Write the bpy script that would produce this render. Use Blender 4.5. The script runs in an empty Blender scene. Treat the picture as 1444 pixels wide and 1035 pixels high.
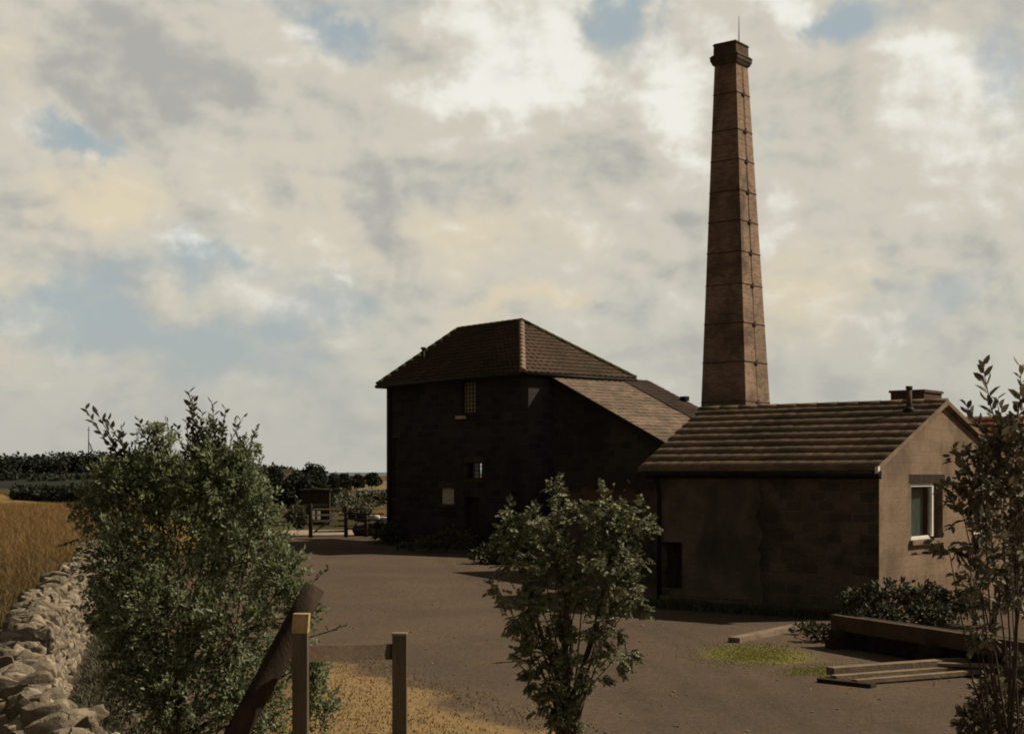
import bpy, math, random
import numpy as np
from mathutils import Vector
random.seed(7); np.random.seed(7)
R = math.radians
SC = bpy.context.scene
COL = SC.collection
F = 2000.0; CX = 722.0; HY = 668.0; EYE = 2.6          # photograph's focal length / horizon, used to lay the place out

# ------------------------------------------------------------------ camera
cd = bpy.data.cameras.new('camera'); cam = bpy.data.objects.new('camera', cd); COL.objects.link(cam)
cam.location = (0, 0, EYE); cam.rotation_euler = (R(90), 0, 0)
cd.sensor_width = 36; cd.lens = F / 1444 * 36; cd.shift_y = (HY - 517.5) / 1444
cd.clip_start = 0.1; cd.clip_end = 6000
SC.camera = cam
SC.view_settings.view_transform = 'Standard'; SC.view_settings.look = 'None'
SC.view_settings.exposure = 0.14; SC.view_settings.gamma = 1; SC.view_settings.use_curve_mapping = False
try: SC.cycles.filter_width = 1.9
except Exception: pass

# ------------------------------------------------------------------ sun
SUN_AZ = R(11)      # angle from +X towards +Y
SUN_EL = R(43)
sd = Vector((math.cos(SUN_AZ) * math.cos(SUN_EL), math.sin(SUN_AZ) * math.cos(SUN_EL), math.sin(SUN_EL)))
sl = bpy.data.lights.new('sun', 'SUN'); sl.energy = 4.9; sl.angle = R(0.6); sl.color = (1, .9, .74)
so = bpy.data.objects.new('sun', sl); COL.objects.link(so); so.rotation_euler = sd.to_track_quat('Z', 'Y').to_euler()

# ------------------------------------------------------------------ sky
W = bpy.data.worlds.new('World'); SC.world = W; W.use_nodes = True
nt = W.node_tree; N = nt.nodes; L = nt.links
for n in list(N): N.remove(n)
def nd(t, **k):
    n = N.new(t)
    for a, b in k.items(): setattr(n, a, b)
    return n
def mth(op, a, b=None, c=None, clamp=False):
    n = nd('ShaderNodeMath', operation=op); n.use_clamp = clamp
    for i, v in enumerate((a, b, c)):
        if v is None: continue
        if isinstance(v, (int, float)): n.inputs[i].default_value = v
        else: L.new(v, n.inputs[i])
    return n.outputs[0]
def vm(op, a, b=None):
    n = nd('ShaderNodeVectorMath', operation=op)
    for i, v in enumerate((a, b)):
        if v is None: continue
        if isinstance(v, tuple): n.inputs[i].default_value = v
        else: L.new(v, n.inputs[i])
    return n.outputs['Value'] if op == 'LENGTH' else n.outputs[0]
def mrange(v, a, b, c=0, d=1, smooth=True):
    n = nd('ShaderNodeMapRange'); n.interpolation_type = 'SMOOTHSTEP' if smooth else 'LINEAR'
    for i, q in enumerate((a, b, c, d)): n.inputs[i + 1].default_value = q
    L.new(v, n.inputs[0]); return n.outputs[0]
def noise(vec, scale, detail=6, rough=.55, dist=0):
    n = nd('ShaderNodeTexNoise'); n.inputs['Scale'].default_value = scale; n.inputs['Detail'].default_value = detail
    n.inputs['Roughness'].default_value = rough; n.inputs['Distortion'].default_value = dist; L.new(vec, n.inputs['Vector']); return n
def mix(f, a, b):
    n = nd('ShaderNodeMix', data_type='RGBA')
    if isinstance(f, (int, float)): n.inputs[0].default_value = f
    else: L.new(f, n.inputs[0])
    for i, v in ((6, a), (7, b)):
        if isinstance(v, tuple): n.inputs[i].default_value = (*v, 1)
        else: L.new(v, n.inputs[i])
    return n.outputs[2]
tc = nd('ShaderNodeTexCoord'); D = tc.outputs['Generated']
sep = nd('ShaderNodeSeparateXYZ'); L.new(D, sep.inputs[0])
az = mth('ARCTAN2', sep.outputs[0], sep.outputs[1])
hor = mth('SQRT', mth('ADD', mth('MULTIPLY', sep.outputs[0], sep.outputs[0]), mth('MULTIPLY', sep.outputs[1], sep.outputs[1])))
el = mth('ARCTAN2', sep.outputs[2], hor)
cmb = nd('ShaderNodeCombineXYZ'); L.new(az, cmb.inputs[0]); L.new(el, cmb.inputs[1])
w1 = vm('MULTIPLY', vm('SUBTRACT', noise(D, 8, 5, .55).outputs['Color'], (.5, .5, .5)), (.15, .11, 0))
w2 = vm('MULTIPLY', vm('SUBTRACT', noise(D, 26, 5, .6).outputs['Color'], (.5, .5, .5)), (.075, .06, 0))
P = vm('ADD', vm('ADD', cmb.outputs[0], w1), w2)
def blobs(lst):
    acc = None
    for (x, y, sx, sy, w) in lst:
        a = math.atan2(x - CX, F); e = math.atan2(HY - y, math.hypot(F, x - CX))
        v = vm('MULTIPLY', vm('SUBTRACT', P, (a, e, 0)), (F / sx / 1.5, F / sy / 1.5, 0))
        m = mrange(vm('LENGTH', v), 1.0, 0.0, 0, w)
        acc = m if acc is None else mth('ADD', acc, m)
    return acc
blue = blobs([(90, 165, 60, 32, .7), (150, 185, 60, 32, .7), (455, 20, 90, 42, 1), (875, 60, 60, 70, .6), (905, 20, 60, 40, .6), (1225, 45, 110, 50, .9), (1185, 80, 60, 40, .5), (280, 365, 220, 42, .75),
              (320, 480, 150, 60, .95), (50, 455, 120, 70, .8), (1425, 120, 70, 70, .8), (1110, 215, 60, 50, .5), (470, 430, 110, 40, .6),
              (1210, 470, 130, 60, .35), (420, 560, 200, 60, .35), (930, 470, 90, 60, .3), (1350, 420, 90, 60, .4)])
white = blobs([(770, 60, 80, 90, 1), (735, 130, 110, 60, .8), (940, 150, 100, 80, .95), (960, 240, 70, 60, .6), (1110, 25, 80, 50, 1),
               (1130, 310, 65, 45, .8), (1345, 190, 120, 100, .65), (610, 120, 80, 40, .55), (268, 350, 30, 17, .9), (495, 392, 26, 12, .8),
               (660, 15, 70, 40, .7), (1290, 110, 60, 50, .5), (860, 300, 90, 50, .35), (30, 20, 60, 50, .3)])
grey = blobs([(240, 40, 150, 90, 1), (270, 140, 90, 60, .65), (540, 70, 130, 60, .7), (160, 90, 70, 40, .3), (850, 230, 70, 60, .45),
              (660, 210, 90, 50, .3), (1290, 40, 90, 40, .2), (520, 600, 700, 90, .35), (1060, 130, 60, 60, .3), (1180, 160, 60, 60, .35), (1444, 330, 90, 60, .3)])
warm = blobs([(140, 265, 130, 50, 1), (30, 70, 80, 60, .5), (190, 460, 80, 60, .7), (720, 440, 90, 30, .8), (1160, 410, 150, 60, .7),
              (60, 390, 130, 30, .7), (560, 320, 240, 70, .35), (640, 490, 120, 60, .4), (420, 230, 160, 60, .3), (700, 330, 160, 80, .35), (30, 520, 90, 30, .4)])
fb = noise(D, 14, 12, .6, .4).outputs[0]; fb2 = noise(D, 55, 8, .62, .2).outputs[0]; fb0 = noise(D, 4.5, 6, .5).outputs[0]
DS = vm('MULTIPLY', D, (1, 1, 1.5))
def relief(sc, dx, dz, det):
    a = noise(DS, sc, det, .52, .25).outputs[0]; b = noise(vm('ADD', DS, (dx, -dx * .3, dz)), sc, det, .52, .25).outputs[0]
    return a, mth('SUBTRACT', a, b)
d1, r1 = relief(8, .022, .026, 7); d2, r2 = relief(23, .008, .010, 7)
rel = mth('ADD', mth('MULTIPLY', r1, 2.6), mth('MULTIPLY', r2, 1.6))
fbs = mth('ADD', mth('MULTIPLY', mth('SUBTRACT', fb, .5), .45), rel)
sky = nd('ShaderNodeTexSky', sky_type='NISHITA'); sky.sun_disc = False; sky.sun_elevation = SUN_EL
sky.sun_rotation = math.pi / 2 - SUN_AZ; sky.dust_density = 2.2; sky.air_density = 1; sky.altitude = 60
skys = vm('MULTIPLY', sky.outputs[0], (.085, .088, .082))
bluec = mix(.8, skys, (.37, .425, .435))
coverb = mth('ADD', mth('MULTIPLY', mth('SUBTRACT', fb0, .5), .9), mth('ADD', mth('MULTIPLY', mth('SUBTRACT', d1, .5), 1.5), mth('MULTIPLY', mth('SUBTRACT', d2, .5), .9)))
cov = mrange(mth('SUBTRACT', mth('ADD', coverb, .60), mth('MULTIPLY', blue, .92)), -.32, .48)
shade = mth('ADD', mth('SUBTRACT', mth('MULTIPLY', white, .78), mth('MULTIPLY', grey, .6)), mth('MULTIPLY', fbs, 1.0))
cg = mix(mrange(shade, -.75, .12), (.385, .378, .352), (.56, .53, .45))
cg = mix(mrange(mth('ADD', warm, mth('MULTIPLY', fbs, .4)), .1, 1.0), cg, (.65, .57, .42))
cg = mix(mrange(shade, .1, .95), cg, (.79, .765, .70))
allc = mix(cov, bluec, cg)
# haze towards the horizon
hz = mrange(el, .15, .0, 0, .7)
allc = mix(hz, allc, (.415, .415, .375))
# unseen sky behind, overhead and far left, darkened to deepen the shade
bk = mrange(sep.outputs[1], .8, -.1, 1.0, .46)
zn = mrange(el, .36, .9, 1.0, .45)
lf = mrange(sep.outputs[0], -.36, -.62, 1.0, .16); f_ = mth('MULTIPLY', mth('MULTIPLY', bk, lf), zn)
allc2 = vm('SCALE', allc); 
sc_n = allc2.node; L.new(f_, sc_n.inputs['Scale'])
low = mix(mrange(el, -.06, -.01), (.05, .045, .035), allc2)
bg = nd('ShaderNodeBackground'); L.new(low, bg.inputs[0]); bg.inputs[1].default_value = 1.0
wo = nd('ShaderNodeOutputWorld'); L.new(bg.outputs[0], wo.inputs[0])

# ------------------------------------------------------------------ helpers
def pt(x, y, D):                        # a place seen at photo pixel x,y, D metres away
    return Vector(((x - CX) / F * D, D, EYE + (HY - y) / F * D))
def gp(x, y):                           # ground point
    D = EYE * F / (y - HY); return Vector(((x - CX) / F * D, D, 0))
def hit(x, P0, d):                      # distance u along a vertical wall from P0 in direction d seen at column x
    r = (x - CX) / F; return (r * P0[1] - P0[0]) / (d[0] - r * d[1])
def hz_(x, y, P0, d):
    u = hit(x, P0, d); Y = P0[1] + u * d[1]; return u, EYE + (HY - y) / F * Y
def V2(p, z): return Vector((p[0], p[1], z))

WL = {}
def thing(name, label, cat, loc=(0, 0, 0), group=None):
    o = bpy.data.objects.new(name, None); COL.objects.link(o); o.location = loc; o.empty_display_size = .3
    o['label'] = label; o['category'] = cat
    if group: o['group'] = group
    WL[o.name] = Vector(loc); return o
def tag(o, label, cat, group=None, kind=None):
    if label: o['label'] = label
    if cat: o['category'] = cat
    if group: o['group'] = group
    if kind: o['kind'] = kind
    return o
class MB:
    def __init__(s): s.v = []; s.f = []; s.sm = []
    def face(s, pts, smooth=False):
        b = len(s.v); s.v += [Vector(p) for p in pts]; s.f.append(list(range(b, b + len(pts)))); s.sm.append(smooth)
    def box(s, o, ax, ay, az):           # corner and three edge vectors
        o, ax, ay, az = map(Vector, (o, ax, ay, az))
        if ax.cross(ay).dot(az) < 0: ax, ay = ay, ax
        p = [o, o + ax, o + ax + ay, o + ay]; q = [a + az for a in p]
        s.face(p[::-1]); s.face(q)
        for i in range(4): s.face([p[i], p[(i + 1) % 4], q[(i + 1) % 4], q[i]])
    def prism(s, poly, h):               # poly list of Vector, extruded by vector h
        poly = [Vector(p) for p in poly]; h = Vector(h); top = [p + h for p in poly]
        n = Vector((0, 0, 0))
        for i in range(len(poly)): n += poly[i].cross(poly[(i + 1) % len(poly)])
        if n.dot(h) < 0: poly = poly[::-1]; top = top[::-1]
        s.face(poly[::-1]); s.face(top); m = len(poly)
        for i in range(m): s.face([poly[i], poly[(i + 1) % m], top[(i + 1) % m], top[i]])
    def tube(s, pts, rad, k=8, cap=True, wob=0):
        pts = [Vector(p) for p in pts]
        if not isinstance(rad, (list, tuple)): rad = [rad] * len(pts)
        b = len(s.v); up = Vector((0, 0, 1))
        for i, p in enumerate(pts):
            t = (pts[min(i + 1, len(pts) - 1)] - pts[max(i - 1, 0)]).normalized()
            a = t.cross(up if abs(t.z) < .9 else Vector((1, 0, 0))).normalized(); c = t.cross(a)
            for j in range(k):
                an = 2 * math.pi * j / k; r = rad[i] * (1 + wob * (random.random() - .5))
                s.v.append(p + a * math.cos(an) * r + c * math.sin(an) * r)
        for i in range(len(pts) - 1):
            for j in range(k):
                s.f.append([b + i * k + j, b + i * k + (j + 1) % k, b + (i + 1) * k + (j + 1) % k, b + (i + 1) * k + j][::-1]); s.sm.append(True)
        if cap:
            s.f.append([b + j for j in range(k)]); s.sm.append(False)
            s.f.append([b + (len(pts) - 1) * k + j for j in range(k)][::-1]); s.sm.append(False)
    def build(s, name, mat, parent=None, bevel=0):
        off = WL.get(parent.name, Vector()) if parent else Vector()
        me = bpy.data.meshes.new(name); me.from_pydata([tuple(a - off) for a in s.v], [], s.f)
        me.polygons.foreach_set('use_smooth', s.sm); me.update()
        uv = me.uv_layers.new(name='UVMap'); up = Vector((0, 0, 1))
        for p in me.polygons:
            n = p.normal
            a = up.cross(n)
            if a.length < .05: a = Vector((1, 0, 0))
            a.normalize(); b = n.cross(a)
            for li in p.loop_indices:
                co = me.vertices[me.loops[li].vertex_index].co; uv.data[li].uv = (co.dot(a), co.dot(b))
        me.materials.append(mat)
        o = bpy.data.objects.new(name, me); COL.objects.link(o)
        if parent: o.parent = parent; WL[o.name] = off
        else: WL[o.name] = Vector()
        if bevel:
            m = o.modifiers.new('bevel', 'BEVEL'); m.width = bevel; m.segments = 2; m.limit_method = 'ANGLE'
        return o

def arr_mesh(name, verts, faces, mat, parent=None, rnd=None, smooth=False):   # numpy: verts (n,3), faces (m,k)
    off = WL.get(parent.name, Vector()) if parent else Vector()
    verts = np.asarray(verts, dtype=np.float32) - np.array(off, dtype=np.float32); faces = np.asarray(faces, dtype=np.int32)
    me = bpy.data.meshes.new(name); m, k = faces.shape
    me.vertices.add(len(verts)); me.vertices.foreach_set('co', verts.ravel())
    me.loops.add(m * k); me.loops.foreach_set('vertex_index', faces.ravel())
    me.polygons.add(m); me.polygons.foreach_set('loop_start', np.arange(0, m * k, k, dtype=np.int32))
    me.polygons.foreach_set('loop_total', np.full(m, k, dtype=np.int32))
    if smooth: me.polygons.foreach_set('use_smooth', np.ones(m, dtype=bool))
    me.update(calc_edges=True)
    if rnd is not None:
        at = me.attributes.new('rnd', 'FLOAT', 'FACE'); at.data.foreach_set('value', np.asarray(rnd, dtype=np.float32))
    me.materials.append(mat)
    o = bpy.data.objects.new(name, me); COL.objects.link(o)
    if parent: o.parent = parent; WL[o.name] = off
    else: WL[o.name] = Vector()
    return o

# ------------------------------------------------------------------ materials
def newmat(name):
    global N, L, nt
    m = bpy.data.materials.new(name); m.use_nodes = True; nt = m.node_tree; N = nt.nodes; L = nt.links
    for n in list(N):
        if n.type != 'OUTPUT_MATERIAL': N.remove(n)
    return m
def out(sh):
    o = [n for n in N if n.type == 'OUTPUT_MATERIAL'][0]; L.new(sh, o.inputs[0])
def prin(col, rough=.85, bump=None, bs=.3, bd=.02, spec=.3, metal=0):
    p = nd('ShaderNodeBsdfPrincipled')
    if isinstance(col, tuple): p.inputs['Base Color'].default_value = (*col, 1)
    else: L.new(col, p.inputs['Base Color'])
    p.inputs['Roughness'].default_value = rough; p.inputs['Specular IOR Level'].default_value = spec; p.inputs['Metallic'].default_value = metal
    if bump is not None:
        b = nd('ShaderNodeBump'); b.inputs['Strength'].default_value = bs; b.inputs['Distance'].default_value = bd
        L.new(bump, b.inputs['Height']); L.new(b.outputs[0], p.inputs['Normal'])
    return p
def m_rough(name, c1, c2, scale=3, fine=40, c3=None, rough=.9, bs=.4, bd=.02, spec=.05, stretch=None):
    m = newmat(name); t = nd('ShaderNodeTexCoord'); v = t.outputs['Object']
    if stretch:
        mp = nd('ShaderNodeMapping'); mp.inputs['Scale'].default_value = stretch; L.new(v, mp.inputs[0]); v = mp.outputs[0]
    a = noise(v, scale, 8, .6).outputs[0]; b = noise(v, fine, 5, .6).outputs[0]
    col = mix(mrange(a, .35, .65), c1, c2)
    if c3: col = mix(mrange(noise(v, scale * .37, 6, .6, .5).outputs[0], .48, .68), col, c3)
    col = mix(mth('MULTIPLY', mrange(b, .3, .7), .35), col, tuple(x * .45 for x in c1))
    out(prin(col, rough, b, bs, bd, spec).outputs[0]); return m
def m_brick(name, c1, c2, mortar, bw, bh, ms, stain=(.02, .017, .015), samt=.5, bs=.5, sscale=.5, rough=.92, offs=.5, sq=1, warp=0, bd=.02):
    m = newmat(name); t = nd('ShaderNodeTexCoord'); uv = t.outputs['UV']; ob = t.outputs['Object']
    if warp:
        uv = vm('ADD', uv, vm('MULTIPLY', vm('SUBTRACT', noise(ob, 3.0, 3).outputs['Color'], (.5, .5, .5)), (warp, warp, 0)))
    br = nd('ShaderNodeTexBrick'); L.new(uv, br.inputs['Vector']); br.offset = offs; br.squash = sq; br.squash_frequency = 3
    br.inputs['Color1'].default_value = (*c1, 1); br.inputs['Color2'].default_value = (*c2, 1); br.inputs['Mortar'].default_value = (*mortar, 1)
    br.inputs['Scale'].default_value = 1; br.inputs['Brick Width'].default_value = bw; br.inputs['Row Height'].default_value = bh
    br.inputs['Mortar Size'].default_value = ms; br.inputs['Mortar Smooth'].default_value = .3
    a = noise(ob, sscale, 8, .65, .4).outputs[0]; b = noise(ob, 18, 6, .65).outputs[0]
    col = mix(mth('MULTIPLY', mrange(a, .42, .66), samt), br.outputs[0], stain)
    col = mix(mth('MULTIPLY', mrange(b, .35, .7), .4), col, tuple(x * .4 for x in c1))
    h = mth('ADD', mth('MULTIPLY', br.outputs['Fac'], -1), mth('MULTIPLY', b, .7))
    out(prin(col, rough, h, bs, bd, .05).outputs[0]); return m
def m_leaf(name, ca, cb, back, rough=.6, tr=.42, spec=.2):
    m = newmat(name); a = nd('ShaderNodeAttribute'); a.attribute_name = 'rnd'
    col = mix(a.outputs['Fac'], ca, cb); g = nd('ShaderNodeNewGeometry')
    col = mix(mth('MULTIPLY', g.outputs['Backfacing'], .75), col, back)
    p = prin(col, rough, spec=spec); tl = nd('ShaderNodeBsdfTranslucent'); L.new(col, tl.inputs[0])
    ms = nd('ShaderNodeMixShader'); ms.inputs[0].default_value = tr; L.new(p.outputs[0], ms.inputs[1]); L.new(tl.outputs[0], ms.inputs[2])
    out(ms.outputs[0]); return m
def m_attr(name, ca, cb, rough=.9, bump=True, fine=14):
    m = newmat(name); a = nd('ShaderNodeAttribute'); a.attribute_name = 'rnd'; t = nd('ShaderNodeTexCoord')
    b = noise(t.outputs['Object'], fine, 8, .65).outputs[0]; c = noise(t.outputs['Object'], fine * .15, 5, .6).outputs[0]
    col = mix(a.outputs['Fac'], ca, cb); col = mix(mth('MULTIPLY', mrange(b, .35, .65), .45), col, tuple(x * .4 for x in ca))
    col = mix(mth('MULTIPLY', mrange(c, .5, .65), .5), col, (.10, .09, .055))
    out(prin(col, rough, b if bump else None, 1.0, .04, .1).outputs[0]); return m

M = {}
M['chim_brick'] = m_brick('chimney_brick', (.38, .245, .165), (.19, .125, .088), (.29, .22, .165), .225, .075, .012, (.045, .036, .030), .75, .6, .45)
M['stack_brick'] = m_brick('stack_brick', (.13, .068, .050), (.085, .05, .04), (.09, .07, .055), .225, .075, .010, (.03, .025, .02), .5)
M['cap'] = m_rough('cap_stone', (.12, .085, .058), (.065, .05, .037), 3, 20, (.10, .085, .045))
M['soot_stone'] = m_brick('soot_stone', (.066, .055, .052), (.036, .031, .032), (.066, .056, .052), .55, .26, .022, (.010, .009, .009), .6, .6, .35, warp=.06)
M['lean_stone'] = m_brick('lean_stone', (.078, .064, .050), (.044, .037, .031), (.074, .061, .048), .50, .24, .022, (.012, .011, .010), .6, .6, .35, warp=.06)
M['rubble'] = m_brick('rubble_stone', (.165, .128, .090), (.072, .058, .046), (.150, .118, .085), .32, .19, .020, (.034, .028, .024), .8, .8, .8, warp=.09, sq=1.4)
M['gable'] = m_brick('gable_block', (.255, .176, .116), (.215, .147, .097), (.232, .160, .106), .44, .215, .006, (.12, .086, .060), .85, .5, 1.1, warp=.02)
M['render'] = m_rough('old_render', (.160, .128, .092), (.095, .078, .060), 1.6, 12, (.055, .047, .040), bs=.7, bd=.03)
M['tile_house'] = m_brick('concrete_tile', (.25, .168, .112), (.155, .108, .076), (.15, .10, .07), .30, .36, .0, (.080, .076, .048), .75, .5, .9)
M['tile_engine'] = m_brick('old_pantile', (.125, .078, .052), (.060, .042, .031), (.08, .055, .04), .26, .21, .0, (.040, .042, .022), .75, .5, .55)
M['tile_lean'] = m_brick('pale_slate', (.27, .19, .135), (.14, .10, .075), (.18, .13, .1), .28, .26, .0, (.11, .095, .065), .8, .6, 1.1)
M['tile_dark'] = m_rough('dark_roof', (.065, .046, .034), (.040, .030, .024), 2, 16, bs=.4)
M['tile_red'] = m_rough('red_tile', (.26, .115, .066), (.17, .085, .052), 1.6, 20, bs=.4)
M['red_brick'] = m_brick('red_brick', (.26, .12, .075), (.19, .09, .06), (.19, .14, .11), .225, .075, .010, (.09, .055, .04), .5)
M['ridge'] = m_rough('sunlit_hip_tile', (.30, .22, .16), (.19, .14, .10), 3, 25)
M['mossridge'] = m_rough('mossy_ridge', (.085, .080, .035), (.06, .05, .03), 3, 25)
M['verge'] = m_rough('verge_mortar', (.24, .17, .115), (.17, .12, .083), 3, 25)
M['black'] = m_rough('black_paint', (.018, .016, .016), (.028, .022, .020), 5, 40, rough=.5, bs=.1)
M['iron'] = m_rough('rusty_iron', (.085, .052, .038), (.06, .04, .031), 5, 40, rough=.7, bs=.3)
M['lead'] = m_rough('lead', (.30, .28, .25), (.22, .2, .18), 4, 30, rough=.6)
M['white'] = m_rough('white_paint', (.80, .77, .70), (.70, .66, .58), 6, 50, rough=.5, bs=.05)
M['board'] = m_rough('pale_board', (.55, .50, .38), (.42, .38, .28), 4, 40)
M['dimboard'] = m_rough('dim_board', (.085, .070, .045), (.06, .05, .035), 4, 40)
M['wood'] = m_rough('grey_wood', (.15, .118, .08), (.09, .07, .05), 3, 22, (.11, .095, .065), stretch=(4, 4, .5), bs=.6)
M['wood_dark'] = m_rough('tarred_wood', (.035, .026, .020), (.06, .042, .028), 3, 22, stretch=(3, 3, 1), bs=.6)
M['timber'] = m_rough('weathered_timber', (.26, .19, .13), (.15, .11, .075), 2.5, 25, bs=.5)
M['beam'] = m_rough('old_beam', (.12, .085, .058), (.08, .058, .04), 2.5, 25, bs=.5)
M['yellow'] = m_rough('pale_yellow', (.42, .32, .17), (.26, .20, .12), 8, 60, bs=.3)
M['bark'] = m_rough('bark', (.095, .075, .055), (.05, .04, .03), 6, 40, bs=.7)
M['limb'] = m_rough('pale_bark', (.20, .16, .11), (.12, .095, .07), 6, 40, bs=.5)
m = newmat('glass'); p = prin((.02, .02, .02), .05, spec=.6); tp = nd('ShaderNodeBsdfTransparent'); tp.inputs[0].default_value = (.8, .84, .82, 1); lw = nd('ShaderNodeLayerWeight'); lw.inputs[0].default_value = .35
ms = nd('ShaderNodeMixShader'); L.new(mth('MULTIPLY', lw.outputs['Facing'], .7), ms.inputs[0]); L.new(tp.outputs[0], ms.inputs[1]); gl = nd('ShaderNodeBsdfGlossy'); gl.inputs['Roughness'].default_value = .04; L.new(gl.outputs[0], ms.inputs[2]); out(ms.outputs[0]); M['glass'] = m
M['curtain'] = m_rough('net_curtain', (.62, .64, .60), (.45, .47, .44), 6, 60)
M['leaf_a'] = m_leaf('willow_leaf', (.075, .100, .040), (.27, .29, .135), (.30, .33, .21))
M['leaf_top'] = m_leaf('shoot_leaf', (.035, .036, .020), (.075, .068, .036), (.10, .09, .06))
M['leaf_b'] = m_leaf('rowan_leaf', (.060, .066, .032), (.215, .210, .105), (.22, .22, .13), tr=.2)
M['leaf_c'] = m_leaf('elder_leaf', (.060, .054, .034), (.185, .155, .095), (.18, .155, .105), tr=.2)
M['leaf_dark'] = m_leaf('dark_leaf', (.030, .032, .018), (.095, .085, .045), (.09, .085, .05), tr=.15)
M['leaf_far'] = m_leaf('far_leaf', (.022, .027, .019), (.046, .048, .030), (.04, .045, .03), rough=.8, tr=.15, spec=.1)
M['leaf_mid'] = m_leaf('scrub_leaf', (.055, .055, .026), (.13, .10, .045), (.10, .09, .05), rough=.8, tr=.2, spec=.1)
M['straw'] = m_leaf('dry_grass_blade', (.13, .09, .042), (.25, .175, .085), (.2, .14, .065), rough=.8, tr=.25, spec=.1)
M['crop'] = m_leaf('field_grass_blade', (.070, .054, .026), (.25, .150, .058), (.16, .115, .052), rough=.8, tr=.25, spec=.1)
M['moss'] = m_leaf('moss_blade', (.17, .155, .045), (.27, .24, .07), (.22, .2, .06), rough=.8, tr=.25, spec=.1)
M['stone_w'] = m_attr('drystone', (.155, .122, .084), (.37, .295, .208))
M['boulder'] = m_rough('pale_stone', (.55, .50, .44), (.40, .37, .33), 4, 25)

# ------------------------------------------------------------------ ground
def sheet(name, poly, mat, z=0.0, kind='structure'):
    mb = MB(); mb.face([V2(p, z) for p in poly]); o = mb.build(name, mat); o['kind'] = kind; return o
m = newmat('scrub_ground'); t = nd('ShaderNodeTexCoord'); v = t.outputs['Object']
a = noise(v, .03, 6, .6).outputs[0]; b = noise(v, .6, 8, .65).outputs[0]; c = noise(v, .009, 4, .5).outputs[0]
col = mix(mrange(a, .4, .6), (.045, .042, .024), (.095, .068, .032)); col = mix(mrange(c, .45, .55), col, (.19, .105, .040)); col = mix(mth('MULTIPLY', mrange(b, .3, .7), .5), col, (.03, .03, .018))
out(prin(col, 1, b, .6, .1, 0).outputs[0]); M['ground'] = m
m = newmat('yard_surface'); t = nd('ShaderNodeTexCoord'); v = t.outputs['Object']
a = noise(v, .35, 8, .6).outputs[0]; b = noise(v, 9, 8, .7).outputs[0]; c = noise(v, 60, 4, .7).outputs[0]; e = noise(v, 1.6, 8, .7, .6).outputs[0]
col = mix(mrange(a, .35, .65), (.130, .094, .068), (.104, .077, .057))
col = mix(mth('MULTIPLY', mrange(e, .52, .70), .5), col, (.155, .108, .058))
col = mix(mth('MULTIPLY', mrange(b, .35, .7), .5), col, (.055, .043, .031)); col = mix(mth('MULTIPLY', mrange(c, .55, .75), .35), col, (.20, .155, .11))
sp = nd('ShaderNodeSeparateXYZ'); L.new(v, sp.inputs[0])
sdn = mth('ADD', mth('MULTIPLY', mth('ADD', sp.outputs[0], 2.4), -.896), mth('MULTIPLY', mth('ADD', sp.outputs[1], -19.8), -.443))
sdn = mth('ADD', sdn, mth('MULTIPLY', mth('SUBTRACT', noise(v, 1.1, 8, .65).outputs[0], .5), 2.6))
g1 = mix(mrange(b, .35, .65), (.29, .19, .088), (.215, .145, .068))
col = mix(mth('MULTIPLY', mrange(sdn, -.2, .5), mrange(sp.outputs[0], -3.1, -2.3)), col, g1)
def gauss_line(x0, k, amp, w):
    cx_ = mth('ADD', mth('ADD', mth('MULTIPLY', sp.outputs[1], k), x0), mth('MULTIPLY', mth('SINE', mth('MULTIPLY', sp.outputs[1], .11)), amp))
    return mrange(mth('ABSOLUTE', mth('SUBTRACT', sp.outputs[0], cx_)), w, 0, 0, 1)
trk = mth('MAXIMUM', mth('MAXIMUM', gauss_line(3.2, -.105, .8, .34), gauss_line(4.7, -.105, .8, .34)), mth('MAXIMUM', gauss_line(.6, -.02, 1.2, .3), gauss_line(2.1, -.02, 1.2, .3)))
col = mix(mth('MULTIPLY', trk, mth('MULTIPLY', mrange(e, .35, .65), .42)), col, (.060, .046, .033))
mx_ = mth('POWER', mth('MULTIPLY', mth('SUBTRACT', sp.outputs[0], 3.55), 1.05), 2); my_ = mth('POWER', mth('MULTIPLY', mth('SUBTRACT', sp.outputs[1], 20.4), .85), 2)
mo = mth('ADD', mth('SUBTRACT', 1.0, mth('ADD', mx_, my_)), mth('MULTIPLY', mth('SUBTRACT', e, .5), 2.2))
col = mix(mth('MULTIPLY', mrange(mo, -.1, .9), .85), col, (.185, .165, .05))
bh = mth('ADD', b, mth('MULTIPLY', c, .5))
out(prin(col, 1, bh, .9, .03, 0).outputs[0]); M['yard'] = m
m = newmat('golden_field'); t = nd('ShaderNodeTexCoord'); v = t.outputs['Object']
a = noise(v, .05, 8, .6).outputs[0]; b = noise(v, 1.8, 8, .7).outputs[0]; mp = nd('ShaderNodeMapping'); mp.inputs['Scale'].default_value = (.08, .5, 1); L.new(v, mp.inputs[0])
c = noise(mp.outputs[0], 1, 6, .6).outputs[0]; sp = nd('ShaderNodeSeparateXYZ'); L.new(v, sp.inputs[0])
far = mrange(sp.outputs[1], 25, 80)
col = mix(far, (.085, .062, .028), (.25, .155, .058)); col = mix(mth('MULTIPLY', mrange(c, .45, .65), .5), col, (.16, .115, .045)); col = mix(mth('MULTIPLY', mrange(b, .3, .7), .5), col, (.07, .052, .024))
out(prin(col, 1, b, .8, .1, 0).outputs[0]); M['field'] = m
M['track'] = m_rough('track', (.34, .26, .19), (.24, .18, .13), .6, 5)
M['hill_green'] = m_rough('rough_pasture', (.017, .018, .013), (.030, .026, .018), .02, .5, (.014, .015, .011), bs=.2)
M['hill_gold'] = m_rough('ripe_slope', (.24, .165, .075), (.15, .11, .055), .05, .8, bs=.2)
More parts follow.
